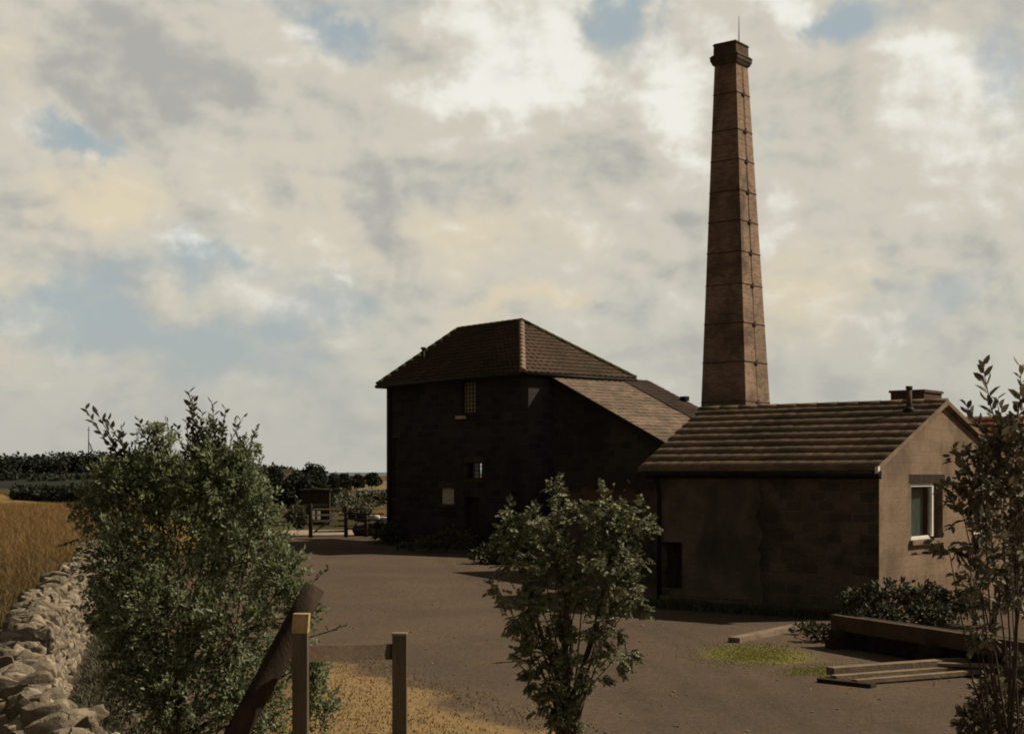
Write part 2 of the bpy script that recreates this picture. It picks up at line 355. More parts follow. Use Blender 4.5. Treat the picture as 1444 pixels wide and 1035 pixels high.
M['sea'] = m_rough('distant_hills', (.12, .15, .17), (.10, .13, .15), .01, .1, bs=0)

sheet('ground', [(-3000, -40), (3000, -40), (3000, 4500), (-3000, 4500)], M['ground'], -.03)
sheet('yard', [(-4.6, -2), (26, -2), (26, 62), (-1, 62), (-6, 60), (-9.3, 58), (-10, 48), (-9.4, 32), (-7.6, 25), (-6.1, 19), (-5.2, 15), (-3.9, 11), (-2.2, 6)], M['yard'], 0)
sheet('field', [(-2.0, 5), (-3.7, 10.5), (-5.2, 15), (-6.2, 19), (-7.6, 25), (-9.6, 32), (-10.5, 48), (-14, 66), (-22, 88), (-36, 118), (-50, 142), (-65, 181), (-160, 190), (-160, 5)], M['field'], -.012)
sheet('track', [(-10.4, 59.5), (-5.0, 60.5), (-3.5, 63), (-6, 66.0), (-12, 65)], M['track'], .012)

def hillmesh(name, pts, depth, mat):        # rising land: crest line points (X,Y,Z) and foot in front
    mb = MB(); n = len(pts)
    rows = []
    for k in range(7):
        t = k / 6; rows.append([Vector((p[0] * (1 - (1 - t) * depth / p[1]), p[1] - (1 - t) * depth, -.5 + (p[2] + .5) * (math.sin(t * math.pi / 2) ** 1.3))) for p in pts])
    rows.append([Vector((p[0] * 1.4, p[1] * 1.4, -3)) for p in pts])
    for a_, b_ in zip(rows, rows[1:]):
        for i in range(n - 1): mb.face([a_[i], a_[i + 1], b_[i + 1], b_[i]], True)
    o = mb.build(name, mat); o['kind'] = 'structure'; return o
def crest(lst, D): return [((x - CX) / F * D, D, EYE + (HY - y) / F * D) for x, y in lst]
hillmesh('hill', crest([(-300, 669), (-100, 668), (0, 668), (80, 667), (200, 666), (300, 667), (380, 668), (440, 670), (500, 672)], 520), 320, M['hill_green'])
hillmesh('hill', crest([(440, 690), (470, 688), (500, 684), (530, 679), (560, 677), (700, 676), (900, 680)], 300), 150, M['hill_gold'])
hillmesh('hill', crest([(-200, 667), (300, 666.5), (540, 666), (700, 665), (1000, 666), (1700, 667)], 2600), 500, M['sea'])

# ------------------------------------------------------------------ tiled slopes
def tile_slope(mb, eL, eR, rL, rR, rows, pw=.3, roll=.02, lip=.035, step=.06, jit=.006, sharp=2):
    eL, eR, rL, rR = map(Vector, (eL, eR, rL, rR)); e = (eR - eL).normalized()
    n = e.cross(((rL + rR) / 2 - (eL + eR) / 2)).normalized()
    if n.z < 0: n = -n
    rnd = random.Random(5)
    for k in range(rows):
        t0 = k / rows; t1 = min(1, (k + 1) / rows + .02)
        a0, b0 = eL.lerp(rL, t0), eR.lerp(rR, t0); a1, b1 = eL.lerp(rL, t1), eR.lerp(rR, t1)
        ln = max((b0 - a0).length, .01); c = max(1, int(ln / step)); low = []; lo2 = []; hi = []
        for i in range(c + 1):
            f = i / c; p0 = a0.lerp(b0, f); p1 = a1.lerp(b1, f)
            s0 = (p0 - eL).dot(e); s1 = (p1 - eL).dot(e); ti = int(s0 / pw); rr = random.Random(ti * 131 + k * 7).random() * jit
            h0 = roll * abs(math.sin(math.pi * s0 / pw)) ** sharp; h1 = roll * abs(math.sin(math.pi * s1 / pw)) ** sharp
            low.append(p0 + n * (-.01)); lo2.append(p0 + n * (lip + h0 + rr)); hi.append(p1 + n * (h1 * .9 + rr * .3))
        b = len(mb.v); mb.v += low + lo2 + hi; q = c + 1; flip = e.cross(rL - eL).z < 0
        for i in range(c):
            for r_ in (0, 1):
                fc = [b + r_ * q + i, b + r_ * q + i + 1, b + (r_ + 1) * q + i + 1, b + (r_ + 1) * q + i]
                mb.f.append(fc[::-1] if flip else fc); mb.sm.append(r_ == 1)
def wall(mb, P0, d, length, z0, z1, openings=(), depth=.3, inward=None):     # outer face with real openings and reveals
    P0 = Vector((P0[0], P0[1], 0)); d = Vector((d[0], d[1], 0)); inward = Vector((inward[0], inward[1], 0))
    us = sorted({0, length, *[o[0] for o in openings], *[o[1] for o in openings]}); zs = sorted({z0, z1, *[o[2] for o in openings], *[o[3] for o in openings]})
    q = lambda u, z, k=0: P0 + d * u + inward * k + Vector((0, 0, z))
    flip = (d.cross(Vector((0, 0, 1)))).dot(inward) > 0
    def fc(pts): mb.face(pts[::-1] if flip else pts)
    for a_, b_ in zip(us, us[1:]):
        for c_, e_ in zip(zs, zs[1:]):
            mu, mz = (a_ + b_) / 2, (c_ + e_) / 2
            if any(o[0] < mu < o[1] and o[2] < mz < o[3] for o in openings): continue
            fc([q(a_, c_), q(b_, c_), q(b_, e_), q(a_, e_)])
    for (a_, b_, c_, e_) in openings:
        fc([q(a_, c_, depth), q(a_, c_), q(a_, e_), q(a_, e_, depth)]); fc([q(b_, c_), q(b_, c_, depth), q(b_, e_, depth), q(b_, e_)])
        fc([q(a_, c_, depth), q(b_, c_, depth), q(b_, c_), q(a_, c_)]); fc([q(a_, e_), q(b_, e_), q(b_, e_, depth), q(a_, e_, depth)])

# ------------------------------------------------------------------ engine house
A = Vector((.54, 46.8, 0)); dF = Vector((-.624, .781, 0)); dR = Vector((.781, .624, 0)); LF = 8.43; LR = 4.45; ZE = 6.0
eh = thing('engine_house', 'tall soot-black stone engine house with a hipped brown pantile roof', 'building', A + dF * LF / 2)
nF = -dR; nR = -dF
Ad = A.copy()
def fo(x0, x1, y0, y1, dep=.3, hidden=True):
    u1, za = hz_(x0, y0, Ad, dF); u0, zb = hz_(x1, y1, Ad, dF)
    return [u0, u1, zb, za]
# upper lattice window, see-through slot, pale board window, left slit, doorway
w_up = fo(650, 672, 538, 583); w_mid = fo(658, 676, 652, 680); w_brd = fo(622, 640, 688, 711); w_slt = fo(553, 562, 618, 702); w_door = fo(655, 676, 700, 772); w_door[2] = 0
w_mid[0] -= .12; w_mid[2] += .12
front_op = [w_up, w_mid, w_brd, w_slt, w_door]
wb = MB(); wall(wb, A, dF, LF, 0, ZE, front_op, .3, dR)
wall(wb, A, dR, LR, 0, ZE, [], .3, dF)
# rear wall has a matching opening so daylight shows through the slot
Bk = A + dR * LR
um, _ = hz_(664, 660, Bk, dF)
wall(wb, Bk, dF, LF, 0, ZE, [(um - 1.6, um + 1.6, 1.2, 4.4)], .3, -dR)
wall(wb, A + dF * LF, dR, LR, 0, ZE, [], .3, -dF)
wb.build('wall', M['soot_stone'], eh)
pf = MB(); pf.box(A - dR * .12 - dF * .1 , dF * (LF + .2), dR * .12, Vector((0, 0, .35))); pf.build('plinth', M['lean_stone'], eh)
ov = .32
oR = .10; rA = A - dF * oR - dR * ov; rB = A + dF * (LF + .16) - dR * ov; rC = A + dR * (LR + ov) - dF * oR; rD = A + dF * (LF + ov) + dR * (LR + ov)
zr = 5.93; ZR = 8.07
R1 = A + dR * 2.38 + dF * 3.3; R2 = A + dR * 2.38 + dF * 7.1
mb = MB()
tile_slope(mb, V2(rA, zr), V2(rB, zr), V2(R1, ZR), V2(R2, ZR), 15, .26, .035, .03)
tile_slope(mb, V2(rC, zr), V2(rA, zr), V2(R1, ZR), V2(R1, ZR - .001), 15, .26, .035, .03)
tile_slope(mb, V2(rD, zr), V2(rC, zr), V2(R2, ZR), V2(R1, ZR), 15, .26, .035, .03, step=.13)
tile_slope(mb, V2(rB, zr), V2(rD, zr), V2(R2, ZR), V2(R2, ZR - .001), 15, .26, .035, .03, step=.13)
d_ = -.05
for q in ((rA, rB, R2, R1), (rC, rA, R1), (rD, rC, R1, R2), (rB, rD, R2)):
    mb.face([V2(p, (ZR if p is R1 or p is R2 else zr) + d_) for p in q])
mb.face([V2(p, zr - .08) for p in (rA, rC, rD, rB)])
roof = mb.build('roof', M['tile_engine'], eh)
def ridge(mb, a, b, r=.11, seg=.33):
    a, b = Vector(a), Vector(b); n = max(1, int((b - a).length / seg))
    for i in range(n):
        p, q = a.lerp(b, i / n), a.lerp(b, (i + 1) / n + .01); mb.tube([p, q], [r * 1.08, r * .94], 9, True)
mb = MB(); ridge(mb, V2(R1, ZR), V2(R2, ZR)); ridge(mb, V2(rB, zr), V2(R2, ZR)); ridge(mb, V2(rC, zr), V2(R1, ZR)); mb.build('ridge_tiles', M['mossridge'], roof)
mb = MB(); ridge(mb, V2(rA, zr + .02), V2(R1, ZR)); mb.build('hip_tiles', M['ridge'], roof)  # paler tile on this hip: sunlight put into the colour
mb = MB()
for a_, b_, nn in ((rA, rB, -dR), (rA, rC, -dF), (rB, rD, dF)):
    mb.tube([V2(a_ + nn * .05, zr - .06), V2(b_ + nn * .05, zr - .06)], .065, 8)
mb.build('gutter', M['black'], eh)
u, z = hz_(597, 512, A + dR * .9, dF); vp = A + dR * .9 + dF * u
mb = MB(); mb.tube([V2(vp, 6.4), V2(vp, 7.25)], .06, 10); mb.tube([V2(vp, 7.25), V2(vp, 7.33)], .1, 10); mb.build('vent_pipe', M['black'], eh)
u0 = w_up
def window(par, P0, d, inw, o, nx, ny, frame, glassm, rec=.16, fw=.05, label=None, name='window'):
    P0 = Vector((P0[0], P0[1], 0)); d = Vector((d[0], d[1], 0)); inw = Vector((inw[0], inw[1], 0)); u0_, u1_, z0_, z1_ = o
    q = lambda u, z, k=rec: P0 + d * u + inw * k + Vector((0, 0, z))
    mb = MB(); t_ = inw * .05; Z = Vector((0, 0, 1))
    mb.box(q(u0_, z0_), d * (u1_ - u0_), t_, Z * fw); mb.box(q(u0_, z1_ - fw), d * (u1_ - u0_), t_, Z * fw)
    mb.box(q(u0_, z0_ + fw), d * fw, t_, Z * (z1_ - z0_ - 2 * fw)); mb.box(q(u1_ - fw, z0_ + fw), d * fw, t_, Z * (z1_ - z0_ - 2 * fw))
    for i in range(1, nx): mb.box(q(u0_ + (u1_ - u0_) * i / nx - .012, z0_ + fw, rec + .005), d * .025, inw * .03, Z * (z1_ - z0_ - 2 * fw))
    for j in range(1, ny): mb.box(q(u0_ + fw, z0_ + (z1_ - z0_) * j / ny - .012, rec + .009), d * (u1_ - u0_ - 2 * fw), inw * .025, Z * .025)
    w = mb.build(name, frame, par)
    if label: w['label'] = label
    if glassm:
        g = MB(); g.box(q(u0_ + fw, z0_ + fw, rec + .04), d * (u1_ - u0_ - 2 * fw), inw * .008, Z * (z1_ - z0_ - 2 * fw)); g.build('pane', glassm, w)
    return w
m = newmat('dusty_glass'); p = prin((.34, .29, .21), .35, spec=.5); out(p.outputs[0]); M['dusty'] = m
window(eh, A, dF, dR, w_up, 5, 8, M['wood_dark'], M['dusty'], .1, .05, 'tall lattice window under the eaves')
window(eh, A, dF, dR, w_mid, 3, 4, M['wood_dark'], None, .1, .04, 'small window with daylight showing through')
window(eh, A, dF, dR, w_slt, 1, 4, M['wood_dark'], M['dimboard'], .08, .05, 'tall narrow boarded window')
mb = MB(); q = A + dF * w_brd[0] + dR * .05
mb.box(V2(q, w_brd[2]), dF * (w_brd[1] - w_brd[0]), dR * .04, Vector((0, 0, w_brd[3] - w_brd[2])))
b_ = mb.build('window', M['board'], eh); b_['label'] = 'window closed with a pale board'
for w_ in (w_mid, w_brd, w_slt):
    mb = MB(); q = A + dF * (w_[0] - .08) - dR * .05; mb.box(V2(q, w_[2] - .11), dF * (w_[1] - w_[0] + .16), dR * .2, Vector((0, 0, .11))); mb.build('sill', M['dimboard'], eh)
    mb = MB(); q = A + dF * (w_[0] - .12) - dR * .012; mb.box(V2(q, w_[3]), dF * (w_[1] - w_[0] + .24), dR * .1, Vector((0, 0, .2))); mb.build('lintel', M['dimboard'], eh)
mb = MB(); q = A + dF * w_door[0] + dR * .2
for i in range(5):
    s_ = (w_door[1] - w_door[0]) / 5; mb.box(V2(q + dF * (s_ * i + .008), .05), dF * (s_ - .016), dR * .04, Vector((0, 0, w_door[3] - .06)))
mb.build('door', M['wood_dark'], eh)
mb = MB(); u, z = hz_(655, 590, A, dF); q = A + dF * (u - .2) - dR * .16; mb.box(V2(q + dF * .12, z - .02), dF * .4, dR * .17, Vector((0, 0, .11))); mb.build('sill', M['board'], eh)
mb = MB(); q = A + dF * (LF - .35) - dR * .10; mb.tube([V2(q, .2), V2(q, 5.8)], .055, 8); mb.build('downpipe', M['black'], eh)

# ------------------------------------------------------------------ lean-to against the engine house
S0, S1, LD = .92, 5.5, 6.6; zT = 5.84; tanp = .425
lt = thing('lean_to', 'sooty lean-to with a long pale brown roof sloping down from the engine house', 'building', A + dR * 3 - dF * 3)
P = lambda s, d_, z: A + dR * s - dF * d_ + Vector((0, 0, z))
zz = lambda d_: zT - tanp * d_
mb = MB()
mb.face([P(S0 + .2, .0, 0), P(S0 + .2, LD - .2, 0), P(S0 + .2, LD - .2, zz(LD - .2) - .06), P(S0 + .2, 0, zz(0) - .06)][::-1])
mb.face([P(S1 - .2, .0, 0), P(S1 - .2, LD - .2, 0), P(S1 - .2, LD - .2, zz(LD - .2) - .06), P(S1 - .2, 0, zz(0) - .06)])
mb.face([P(S0 + .2, LD - .2, 0), P(S1 - .2, LD - .2, 0), P(S1 - .2, LD - .2, zz(LD - .2) - .06), P(S0 + .2, LD - .2, zz(LD - .2) - .06)])
mb.face([P(4.55, 0.01, 0), P(S1 - .2, .01, 0), P(S1 - .2, .01, zz(0) - .06), P(4.55, .01, zz(0) - .06)])
mb.build('wall', M['lean_stone'], lt)
mb = MB(); tile_slope(mb, P(S0, LD, zz(LD)), P(4.15, LD, zz(LD)), P(S0, .02, zz(.02)), P(4.15, .02, zz(.02)), 24, .28, .012, .016, step=.07, jit=.02)
mb.prism([P(S0, LD, zz(LD) - .05), P(4.15, LD, zz(LD) - .05), P(4.15, .02, zz(.02) - .05), P(S0, .02, zz(.02) - .05)], (0, 0, .04))
lr = mb.build('roof', M['tile_lean'], lt)
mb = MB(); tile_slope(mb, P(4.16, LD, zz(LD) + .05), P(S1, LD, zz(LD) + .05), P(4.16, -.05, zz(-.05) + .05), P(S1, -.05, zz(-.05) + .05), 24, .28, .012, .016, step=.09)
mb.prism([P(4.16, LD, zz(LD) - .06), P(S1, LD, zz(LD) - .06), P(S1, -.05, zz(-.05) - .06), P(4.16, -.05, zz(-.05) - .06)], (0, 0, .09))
o = mb.build('roof', M['tile_dark'], lt); o['label'] = 'darker strip of roof along the far edge'  # far strip of the slope in a darker tone
mb = MB(); mb.prism([P(S0 - .02, LD, zz(LD) - .12), P(S0 - .02, 0, zz(0) - .12), P(S0 - .02, 0, zz(0) + .05), P(S0 - .02, LD, zz(LD) + .05)], -dR * .04); mb.build('bargeboard', M['black'], lt)
mb = MB(); mb.box(P(S0, .0, zT + .02), dR * 2.6, -dF * .16, Vector((0, 0, .05))); mb.build('flashing', M['lead'], lt)
mb = MB(); q = P(5.3, 1.75, 0); mb.box(V2(q, zz(1.75)), dR * .2, -dF * .25, Vector((0, 0, .16))); mb.build('roof_vent', M['black'], lt)

# ------------------------------------------------------------------ tall chimney
dH = Vector((-.79, .613, 0)).normalized(); dG = Vector((-dH.y * -1, dH.x * -1, 0)); dG = Vector((.613, .79, 0)).normalized()
DC = 52.0; cN = Vector(((1049 - CX) / F * DC, DC, 0))      # near corner at y=575 level
def face_w(px_l, px_r, D): return px_l, px_r
wb_ = (98.0 / F * DC) / (math.cos(R(37.8) + R(9.3) - R(9.3) * 0) * 0 + 1)  # placeholder width, refined below
# solve side so that silhouette is 97 px wide at the roof line and 46 px at the top
ray = Vector((math.sin(math.atan2(cN.x, cN.y)), math.cos(math.atan2(cN.x, cN.y)), 0)); perp = Vector((ray.y, -ray.x, 0))
kl = abs(dH.dot(perp)); kr = abs(dG.dot(perp))
def side(px): return px / F * DC * 1.02 / (kl + kr)
zb = EYE + (HY - 575) / F * DC; zt = EYE + (HY - 84) / F * DC; ztop = EYE + (HY - 53) / F * DC
sb, st = side(96), side(46)
axis = Vector(((1037.5 - CX) / F * (DC + .9), DC + .9, 0))
def csz(z): return st + (sb - st) * (zt - z) / (zt - zb)
def corners(z, s=None, ax=axis):
    s = csz(z) if s is None else s; h = s / 2; ax = ax + Vector((-.17 * (z - zb) / (zt - zb), 0, 0))
    return [ax + dH * a_ * h + dG * b_ * h + Vector((0, 0, z)) for a_, b_ in ((-1, -1), (1, -1), (1, 1), (-1, 1))]
ch = thing('factory_chimney', 'tall tapering square red-brick chimney with iron bands and a mossy stone cap', 'chimney', axis)
def frustum(mb, c0, c1, cap=True):
    n = (c1[0] - c0[0])
    for i in range(4):
        f_ = [c0[i], c0[(i + 1) % 4], c1[(i + 1) % 4], c1[i]]
        nn = (f_[1] - f_[0]).cross(f_[3] - f_[0]); ctr = sum(c0, Vector()) / 4
        if nn.dot(f_[0] - ctr) < 0: f_ = f_[::-1]
        mb.face(f_)
    if cap:
        mb.face(c1 if (c1[1] - c1[0]).cross(c1[2] - c1[1]).z > 0 else c1[::-1]); mb.face(c0 if (c0[1] - c0[0]).cross(c0[2] - c0[1]).z < 0 else c0[::-1])
mb = MB(); frustum(mb, corners(0), corners(zt)); mb.build('shaft', M['chim_brick'], ch)
zc0, zc1, zc2, zc3 = zt, zt + .12, EYE + (HY - 70) / F * DC, ztop
mb = MB(); s0 = csz(zt)
frustum(mb, corners(zc0 - .02, s0 + .10), corners(zc1, s0 + .22)); frustum(mb, corners(zc1, s0 + .24), corners(zc2 - .1, s0 + .25)); frustum(mb, corners(zc2 - .1, s0 + .30), corners(zc2, s0 + .12)); 
mb.build('cornice', M['cap'], ch, .02)
mb = MB(); frustum(mb, corners(zc2 - .02, s0 + .06), corners(zc3 - .08, s0 + .04)); frustum(mb, corners(zc3 - .08, s0 + .12), corners(zc3, s0 + .0)); mb.build('cap', M['cap'], ch, .03)
for y in (127, 180, 223, 267, 310, 354, 400, 455, 510, 566):
    z = EYE + (HY - y) / F * DC; mb = MB(); frustum(mb, corners(z - .016, csz(z - .016) + .03), corners(z + .016, csz(z + .016) + .03)); 
    h = csz(z) / 2; axz = axis + Vector((-.17 * (z - zb) / (zt - zb), 0, 0)); c_ = axz - dH * (h + .03); mb.box(c_ - dG * .13 + Vector((0, 0, z - .06)), dG * .26, -dH * .03, Vector((0, 0, .07)))
    c_ = axz - dH * (h + .03); mb.box(c_ - dG * .03 + Vector((0, 0, z - .09)), dG * .045, -dH * .028, Vector((0, 0, .18)))
    mb.build('iron_band', M['iron'], ch)
mb = MB(); mb.tube([axis - dH * (csz(.5) / 2 + .03) + Vector((0, 0, .5)), axis - dH * (csz(zt) / 2 + .03) + Vector((-.17, 0, zt))], .012, 6)
mb.build('lightning_conductor', M['iron'], ch)
mb = MB(); mb.tube([axis + Vector((.12, 0, zc3 - .1)), axis + Vector((.12, 0, EYE + (HY - 12) / F * DC))], [.022, .01], 6); mb.build('lightning_rod', M['black'], ch)

# ------------------------------------------------------------------ house
H0 = Vector((6.55, 25.3, 0)); LH = 4.62; SG = 3.08; SE = 6.9; zE = 2.73; zRg = 4.0; zE2 = 2.72
ho = thing('stone_cottage', 'low stone cottage with a brown concrete tiled roof, gable wall in the sun', 'house', H0 + dH * 2.3 + dG * 3)
G = lambda t_, s_, z: H0 + dH * t_ + dG * s_ + Vector((0, 0, z))
zroof = lambda s_: zE + (zRg - .08 - zE) * s_ / SG if s_ < SG else (zRg - .08) + (zE2 - zRg) * (s_ - SG) / (SE - SG)
hatch = [0, 0, .35, 1.25]; ua, _ = hz_(963, 800, H0, dH); ub, _ = hz_(934, 800, H0, dH); hatch[0], hatch[1] = ua, ub
mb = MB(); wall(mb, H0, dH, LH, 0, zE, [hatch], .25, dG)
mb.face([G(LH, 0, 0), G(LH, SE, 0), G(LH, SE, zE2 - .06), G(LH, SG, zRg - .08), G(LH, 0, zE)][::-1])
mb.face([G(0, SE, 0), G(LH, SE, 0), G(LH, SE, zE2 - .06), G(0, SE, zE2 - .06)][::-1])
mb.build('wall', M['rubble'], ho)
mb = MB(); q = G(hatch[0], .2, hatch[2]); mb.box(q, dH * (hatch[1] - hatch[0]), dG * .04, Vector((0, 0, hatch[3] - hatch[2]))); mb.build('hatch', M['wood_dark'], ho)
# gable wall
w1 = (1.46, 3.04, 1.36, 2.42); w2 = (4.75, 5.75, 1.36, 2.42)
mb = MB(); wall(mb, H0, dG, SE, 0, 2.6, [w1, w2], .22, dH)
mb.face([G(0, 0, 2.6), G(0, SE, 2.6), G(0, SE, zE2 - .06), G(0, SG, zRg - .08), G(0, 0, zE)])
gw = mb.build('gable_wall', M['gable'], ho)
for w_ in (w1, w2):
    mb = MB(); mb.box(G(-.004, w_[0] - .10, w_[3] + .0), dG * (w_[1] - w_[0] + .2), dH * .06, Vector((0, 0, .17))); mb.build('lintel', M['wood_dark'], gw, .01)
    mb = MB(); mb.box(G(-.07, w_[0] - .08, w_[2] - .09), dG * (w_[1] - w_[0] + .16), dH * .30, Vector((0, 0, .09))); mb.build('sill', M['verge'], gw, .01)
    wf = (w_[0], w_[0] + (w_[1] - w_[0]) * .74, w_[2], w_[3]); ww = window(ho, H0, dG, dH, wf, 1, 1, M['white'], M['glass'], .03, .06)
    mb = MB(); mb.box(G(.19, wf[1], w_[2]), dG * (w_[1] - wf[1]), dH * .05, Vector((0, 0, w_[3] - w_[2]))); mb.box(G(.03, wf[1], w_[2]), dG * .03, dH * .18, Vector((0, 0, w_[3] - w_[2]))); mb.build('jamb', M['gable'], ww)
    mb = MB(); mb.box(G(.9, w_[0] - .3, w_[2] - .4), dG * 2.2, dH * .02, Vector((0, 0, 1.8))); mb.build('dark_backing', M['black'], ww)  # black sheet behind the panes stands in for the dark room
    mb = MB()
    for i in range(14):
        f0 = i / 14; f1 = (i + 1) / 14; wd = (w_[1] - w_[0]) * .58; off = w_[0] + .12
        mb.face([G(.19 + .02 * (i % 2), off + wd * f0, w_[2] + .02), G(.19 + .02 * ((i + 1) % 2), off + wd * f1, w_[2] + .02), G(.19 + .02 * ((i + 1) % 2), off + wd * f1, w_[3]), G(.19 + .02 * (i % 2), off + wd * f0, w_[3])], True)
    mb.build('curtain', M['curtain'], ww)
mb = MB(); ul = hit(1371, H0, dG); q = G(-.02, ul, 2.30); mb.tube([q, q - dH * .05, q - dH * .11, q - dH * .14], [.07, .09, .07, .02], 12); mb.build('pale_spot', M['white'], ho)  # small rounded pale spot standing off the gable wall
# rendered half of the front wall, irregular right edge
mb = MB(); ux = hit(1070, H0, dH); n_ = 26; edge = []; wk = 0
for i in range(n_ + 1):
    z = zE * i / n_; wk = wk * .7 + random.uniform(-.07, .07); edge.append((ux + wk, z))
for i in range(n_):
    u0_, z0_ = edge[i]; u1_, z1_ = edge[i + 1]
    segs = [(u0_, u1_, hatch[0]), (hatch[0], hatch[0], hatch[1]), (hatch[1], hatch[1], LH)]
    for k, (a0, a1, e0) in enumerate(segs):
        if k == 1 and hatch[2] - .06 < (z0_ + z1_) / 2 < hatch[3] + .06: continue
        mb.face([G(a0, -.03, z0_), G(e0, -.03, z0_), G(e0, -.03, z1_), G(a1, -.03, z1_)][::-1])
    mb.face([G(u0_, -.03, z0_), G(u1_, -.03, z1_), G(u1_, .0, z1_), G(u0_, .0, z0_)][::-1])
mb.build('render_coat', M['render'], ho)
mb = MB(); mb.box(G(ux + .1, -.13, 0), dH * (LH - ux - .05), dG * .1, Vector((0, 0, .22))); mb.build('plinth', M['rubble'], ho, .02)
# roof
to, go_ = .14, .06; tl_e = 4.94; tl_r = 5.42
sl_ = (zRg - zE) / SG; zO = zE - sl_ * .22 + .06
mb = MB(); tile_slope(mb, G(-go_, -.22, zO), G(tl_e, -.22, zO), G(-go_, SG, zRg), G(tl_r, SG, zRg), 9, .30, .009, .038, step=.05, jit=.014, sharp=.7)
sl2 = (zRg - zE2) / (SE - SG); zO2 = zE2 - sl2 * .2 + .06
tile_slope(mb, G(-go_, SE + .2, zO2), G(tl_r, SE + .2, zO2), G(-go_, SG, zRg), G(tl_r, SG, zRg), 11, .30, .020, .045, step=.15, jit=.004)
mb.prism([G(-go_, -.22, zO - .07), G(tl_e, -.22, zO - .07), G(tl_r, SG, zRg - .07), G(-go_, SG, zRg - .07)], (0, 0, .06))
mb.prism([G(-go_, SE + .2, zO2 - .07), G(tl_r, SE + .2, zO2 - .07), G(tl_r, SG, zRg - .075), G(-go_, SG, zRg - .075)], (0, 0, .06))
hr = mb.build('roof', M['tile_house'], ho)
mb = MB(); ridge(mb, G(-go_ - .02, SG, zRg - .01), G(tl_r, SG, zRg - .01), .085, .45); mb.build('ridge_tiles', M['tile_house'], hr)
mb = MB(); mb.prism([G(-go_ - .01, -.23, zO - .05), G(-go_ - .01, SG, zRg - .05), G(-go_ - .01, SG, zRg + .035), G(-go_ - .01, -.23, zO + .035)], -dH * .03)
mb.prism([G(-go_ - .01, SE + .2, zO2 - .05), G(-go_ - .01, SG + .001, zRg - .05), G(-go_ - .01, SG + .001, zRg + .035), G(-go_ - .01, SE + .2, zO2 + .035)], -dH * .03)
mb.build('verge', M['verge'], hr)
mb = MB(); mb.box(G(-go_ - .045, -.29, zO - .09), dH * .06, dG * .08, Vector((0, 0, .12))); mb.build('verge_end', M['white'], hr)
mb = MB(); mb.box(G(-.1, -.15, zO - .19), dH * (tl_e + .0), dG * .025, Vector((0, 0, .14))); mb.build('fascia', M['black'], ho)
mb = MB(); mb.tube([G(-.12, -.23, zO - .10), G(tl_e - .02, -.23, zO - .10)], .06, 10); mb.build('gutter', M['black'], ho)
mb = MB(); q = G(LH - .08, -.1, 0); mb.tube([q + Vector((0, 0, .1)), q + Vector((0, 0, zO - .5)), G(LH - .08, -.22, zO - .16)], .045, 8); mb.build('downpipe', M['black'], ho)
# vent pipe through the roof
vs = 2.62; vt, _ = hz_(1282, 570, H0 + dG * vs, dH); q = G(vt, vs, 0); zv = zE + sl_ * vs
mb = MB(); mb.tube([V2(q, zv - .05), V2(q, zv + .44)], .055, 12); mb.tube([V2(q, zv + .44), V2(q, zv + .5)], .068, 12); vpz = mb.build('vent_pipe', M['cap'], ho)
mb = MB(); mb.tube([V2(q, zv - .02), V2(q, zv + .10)], [.17, .065], 12); mb.build('flashing', M['black'], vpz)
# brick stack behind the ridge
sS = SG + .45; tr_, _ = hz_(1303, 560, H0 + dG * sS, dH); tl_, _ = hz_(1256, 560, H0 + dG * sS, dH)
zt1 = EYE + (HY - 552.5) / F * (H0 + dH * tr_ + dG * sS).y
mb = MB(); mb.box(G(tr_, sS, 3.3), dH * (tl_ - tr_), dG * .95, Vector((0, 0, zt1 - 3.3))); stk = mb.build('chimney_stack', M['stack_brick'], ho)
mb = MB(); mb.box(G(tr_ - .03, sS - .03, zt1), dH * (tl_ - tr_ + .06), dG * 1.01, Vector((0, 0, .05))); mb.build('coping', M['cap'], stk)

# ------------------------------------------------------------------ low linking range between lean-to and cottage
K0 = Vector(((796 - CX) / F * 38, 38, 0)); K1 = Vector(((932 - CX) / F * 33.2, 33.2, 0)); dK = (K1 - K0).normalized(); nK = Vector((dK.y, -dK.x, 0)); nK = nK if nK.y < 0 else -nK; LK = (K1 - K0).length + .8
lk = thing('store_shed', 'low flat-roofed stone shed between the engine house and the cottage', 'shed', K0 + dK * 2)
mb = MB(); mb.prism([K0, K0 + dK * LK, K0 + dK * LK - nK * 2.6, K0 - nK * 2.6], (0, 0, 2.3)); mb.build('wall', M['rubble'], lk)
mb = MB(); mb.prism([V2(p, 2.3) for p in (K0 - dK * .15 + nK * .2, K0 + dK * (LK + .1) + nK * .2, K0 + dK * (LK + .1) - nK * 2.8, K0 - dK * .15 - nK * 2.8)], (0, 0, .34)); mb.build('roof', M['black'], lk)
mb = MB(); q = K0 + dK * 2.4 + nK * .03
for i in range(5): mb.box(V2(q + dK * (.18 * i), .05), dK * .165, nK * .035, Vector((0, 0, 1.85)))
dr = mb.build('door', M['wood_dark'], lk)

